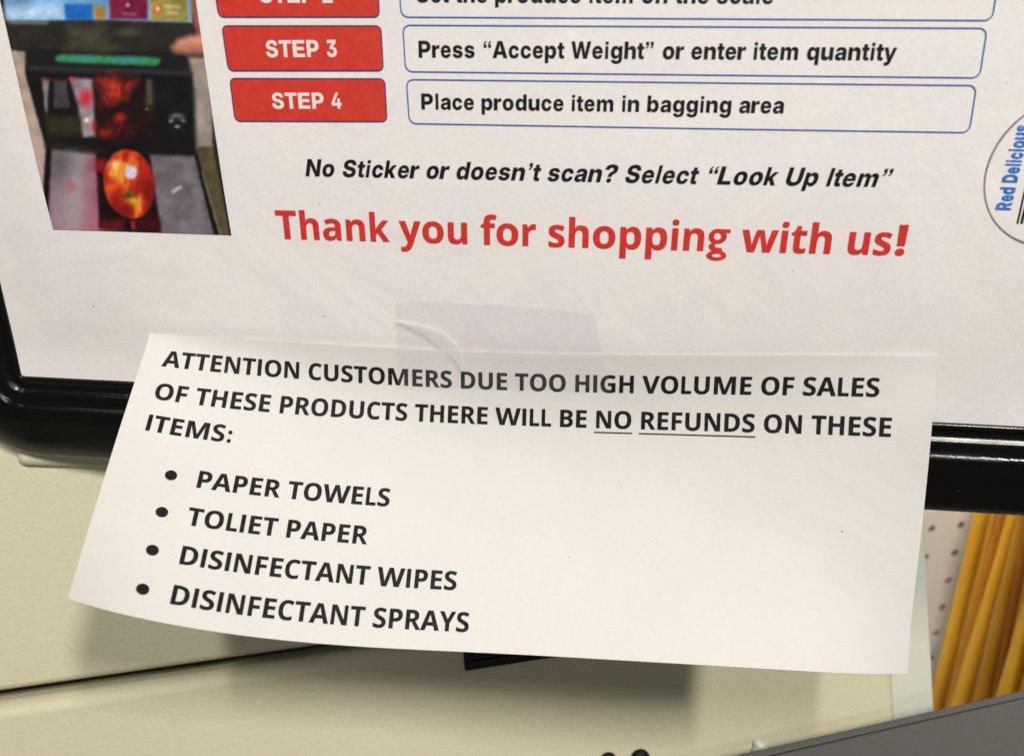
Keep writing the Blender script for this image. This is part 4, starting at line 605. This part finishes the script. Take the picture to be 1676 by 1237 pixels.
bm = bmesh.new(); bm.from_mesh(o.data); bmesh.ops.recalc_face_normals(bm, faces=bm.faces); bm.to_mesh(o.data); bm.free(); bevel(o, 2.9, 8)
sP = kst(1530, 1150, -9)[0]
kbox('side_panel', sR - 8, sP, -60, 332, -60, -9, M_SIDE, machine, 1.6, 5, 'paler narrow panel set back at the right end')
kbox('joint_shadow_strip', sR - 3, sR + .9, -50, 325, -24, -8.6, M_GAP, machine)
# black slot bezel with a recessed mouth
s0, t0 = kst(760, 1095); bz = s0 + 62; tt = t0 - 27
V = []; 
outer = [(s0, tt), (bz, tt), (bz, t0), (s0, t0)]; ins = [(s0 + 3, tt + 3), (bz - 3, tt + 3), (bz - 3, t0 - 3), (s0 + 3, t0 - 3)]
for w, R_ in ((.3, outer), (2.0, outer), (2.0, ins), (-.3, ins)): V += [kp(s, t, w) for s, t in R_]
F = [(a * 4 + k, a * 4 + (k + 1) % 4, (a + 1) * 4 + (k + 1) % 4, (a + 1) * 4 + k) for a in range(3) for k in range(4)] + [(12, 13, 14, 15)]
bzl = mesh('slot_bezel', V, F, mat('black_bezel_plastic', (.008, .008, .009), .35, .4), machine); bevel(bzl, .5, 3)
kbox('slot_plate', s0 + 6, bz - 6, tt + 6, t0 - 5.5, -.25, 1.1, mat('dark_slot_plate', (.022, .023, .025), .3, .4), bzl, .4, 3)
for x, y, r in ((995, 1243, 13.5), (1047, 1240, 15.5)):
    s, t = kst(x, y); q = kst(x + r, y); rad = abs(q[0] - s)
    n = 28; V = []
    for rr_, w in ((rad, .3), (rad, 1.5), (rad * .86, 2.3), (rad * .5, 2.6)): V += [kp(s + rr_ * cos(2*pi*k/n), t + rr_ * sin(2*pi*k/n), w) for k in range(n)]
    F = [(a * n + k, a * n + (k + 1) % n, (a + 1) * n + (k + 1) % n, (a + 1) * n + k) for a in range(3) for k in range(n)] + [tuple(range(3 * n, 4 * n))]
    mesh('round_plug', V, F, M_RUBBER, machine, True)
# dab of dried glue near the grey housing
s, t = kst(1243, 1221); V = []; F = []; n = 16; rs = (0, 1.4, 2.4, 3.0, 3.2)
for a, (rr_, w) in enumerate(zip((3.3, 3.0, 2.2, 1.1, .1), (.2, 1.0, 2.0, 2.6, 2.8))):
    for k in range(n):
        th = 2 * pi * k / n; q = rr_ * (1 + .16 * sin(3 * th + 1) + .08 * sin(5 * th)); V.append(kp(s + q * cos(th), t + q * sin(th) * .85, w))
F = [(a * n + k, a * n + (k + 1) % n, (a + 1) * n + (k + 1) % n, (a + 1) * n + k) for a in range(4) for k in range(n)]
mesh('glue_dab', V, F, mat('dried_glue', (.52, .55, .46), .3, .5), machine, True)

# ------------------------------------------------------------------ grey housing at the lower right
grey = thing('grey_housing', kp(sR, 215, 30), 'charcoal grey plastic housing in the lower right corner below the beige machine', 'housing')
gA = hit(1194.8, 1237, K0 + KN * 14, KN); gB = hit(1676, 1128.6, K0 + KN * 14, KN)
gx = (gB - gA) / np.linalg.norm(gB - gA); gout = np.cross(gx, (0, 0, 1)); gout /= np.linalg.norm(gout); gout = gout if gout[1] < 0 else -gout
gup = np.cross(gx, gout); gup = gup if gup[2] > 0 else -gup
gtop = gout * cos(radians(24)) - gup * sin(radians(24)); gnm = np.cross(gx, gtop); gnm = gnm if gnm[2] > 0 else -gnm
def gp(a, b, c): return gA + gx * a + gtop * b + gnm * c
def gbox(name, a0, a1, b0, b1, c0, c1, m_, bev):
    V = [gp(a, b, c) for a in (a0, a1) for b in (b0, b1) for c in (c0, c1)]
    o = mesh(name, V, [(0, 1, 3, 2), (4, 6, 7, 5), (0, 4, 5, 1), (2, 3, 7, 6), (0, 2, 6, 4), (1, 5, 7, 3)], m_, grey)
    bm = bmesh.new(); bm.from_mesh(o.data); bmesh.ops.recalc_face_normals(bm, faces=bm.faces); bm.to_mesh(o.data); bm.free(); bevel(o, bev, 5); return o
gl = np.linalg.norm(gB - gA)
gbox('housing_shell', -160, gl + 110, 2.75, 95, -120, 0, M_GREY, .6)
gbox('rear_rim', -160, gl + 110, 0, 2.6, -120, .0, M_GREY, .55)

# ------------------------------------------------------------------ pegboard and hanging packets
PA = radians(18); PX = np.array([cos(PA), sin(PA), 0]); PN = np.array([sin(PA), -cos(PA), 0]); UP = np.array([0, 0, 1.])
def peg_plane(dist): return CAM + ray(1545, 930) * dist
lo, hi = 300., 1500.
for _ in range(50):                           # distance at which the hole rows are one inch apart
    md = (lo + hi) / 2; q0 = peg_plane(md); g = abs((hit(1562.5, 905, q0, PN) - hit(1531, 1035.8, q0, PN))[2]) / 3
    lo, hi = (md, hi) if g < 25.4 else (lo, md)
Q0 = peg_plane(md); hole0 = hit(1562.5, 905, Q0, PN)
print('peg distance', md, 'hole pitch x', (hit(1571.8, 858.7, Q0, PN) - hit(1523.7, 865, Q0, PN)) @ PX)
pegboard = thing('pegboard', hole0 + PX * 60 - UP * 200, 'white pegboard with rows of brown holes behind the beige machine', 'pegboard')
i0, i1, j0, j1 = -9, 12, -9, 9
rect = [((i0 - .5) * 25.4, (j0 - .5) * 25.4), ((i1 + .5) * 25.4, (j0 - .5) * 25.4), ((i1 + .5) * 25.4, (j1 + .5) * 25.4), ((i0 - .5) * 25.4, (j1 + .5) * 25.4)]
cs = [rect] + [ell(i * 25.4, j * 25.4, 3.1, 3.1, 12, False) for i in range(i0, i1 + 1) for j in range(j0, j1 + 1)]
v = []; e = []
for c in cs:
    b = len(v); v += [Vector(p) for p in c]; e += [(b + i, b + (i + 1) % len(c)) for i in range(len(c))]
Vv, E, Ff, *_ = delaunay_2d_cdt(v, e, [], 0, 1e-5)
keep = []
for f in Ff:
    x = sum(Vv[i].x for i in f) / len(f); y = sum(Vv[i].y for i in f) / len(f)
    if math.hypot(x - round(x / 25.4) * 25.4, y - round(y / 25.4) * 25.4) > 3.0: keep.append(list(f))
mesh('perforated_sheet', [hole0 + PX * p.x + UP * p.y for p in Vv], keep, M_PEG, pegboard)
V = []; F = []
for c in cs[1:]:
    b = len(V); V += [hole0 + PX * x + UP * y + PN * .05 for x, y in c] + [hole0 + PX * x + UP * y - PN * 2.6 for x, y in c]
    F += [(b + k, b + (k + 1) % 12, b + 12 + (k + 1) % 12, b + 12 + k) for k in range(12)]
mesh('hole_edges', V, F, M_PEGWALL, pegboard, kind='stuff')
mesh('back_sheet', [hole0 + PX * x + UP * y - PN * 2.8 for x, y in rect], [(0, 1, 2, 3)], M_PEGBACK, pegboard)
# each packet: (x at y 849, x at y 995, x at y 1126) of left and right outline, wrap, how far it stands out from the board
ZX = lambda z: 1480 + z / 3.436
# flat soft packets stacked one in front of the other on their hooks; the picture shows their rounded left edges
PK = [((392, 262, 165), (472, 338, 236), 0, 'golden yellow hanging packet nearest the pegboard at the left end of the row'),
      ((494, 346, 268), (524, 384, 292), 2, 'ochre hanging packet edge second from the left'),
      ((528, 382, 286), (582, 426, 312), 1, 'burnt orange hanging packet third from the left, beside the bright yellow one'),
      ((582, 424, 300), (636, 498, 385), 0, 'bright yellow hanging packet in the middle of the row'),
      ((640, 506, 408), (700, 572, 500), 2, 'brownish ochre hanging packet just right of the bright yellow one'),
      ((700, 584, 512), (752, 634, 552), 1, 'dark orange hanging packet half hidden behind its neighbours'),
      ((756, 636, 556), (812, 700, 600), 2, 'ochre hanging packet at the right edge behind the leaning yellow one'),
      ((815, 688, 530), (880, 768, 636), 0, 'golden yellow hanging packet leaning in front at the lower right'),
      ((890, 776, 658), (960, 850, 740), 2, 'ochre hanging packet just inside the right edge of the picture')]
for ix, (li_, ri_, mi, lab) in enumerate(PK):
    ys = np.array([849., 994.6, 1125.6]); out = 12 + 16 * ix; q0 = Q0 + PN * out
    C3 = [hit(ZX((l + r) / 2), y, q0, PN) for l, r, y in zip(li_, ri_, ys)]; H3 = [np.linalg.norm(hit(ZX(r), y, q0, PN) - hit(ZX(l), y, q0, PN)) / 2 for l, r, y in zip(li_, ri_, ys)]
    cz = np.array([c[2] for c in C3]); cxs = np.array([(c - q0) @ PX for c in C3]); px_ = np.polyfit(cz, cxs, 1); ph_ = np.polyfit(cz, H3, 1)
    V = []; lv = 40; zt, zb = cz[0] + 50, cz[2] - 60
    for a in range(lv + 1):
        z = zt + (zb - zt) * a / lv; cx = np.polyval(px_, z); r = max(2.5, min(11, np.polyval(ph_, z) * .98)) * (.84 + .03 * sin(a * .3 + ix * 2))
        if a in (0, lv): r *= .4
        sec = [(cx - r * cos(radians(th)), r * .95 * sin(radians(th))) for th in range(-90, 91, 15)]
        sec += [(cx + r, r * .8), (cx + 40, r * .55), (cx + 100, r * .5), (cx + 136, r * .3), (cx + 142, 0), (cx + 136, -r * .3), (cx + 100, -r * .5), (cx + 40, -r * .55), (cx + r, -r * .8)]
        n = len(sec)
        V += [q0 + PX * x + UP * (z - q0[2]) + PN * w for x, w in sec]
    F = [(a * n + k, a * n + (k + 1) % n, (a + 1) * n + (k + 1) % n, (a + 1) * n + k) for a in range(lv) for k in range(n)] + [tuple(range(n)), tuple(range(lv * n + n - 1, lv * n - 1, -1))]
    o = mesh('hanging_packet', V, F, M_PK[mi], None, True, lab); o['category'] = 'packet'; o['group'] = 'yellow and orange packets hanging in a row on the pegboard'
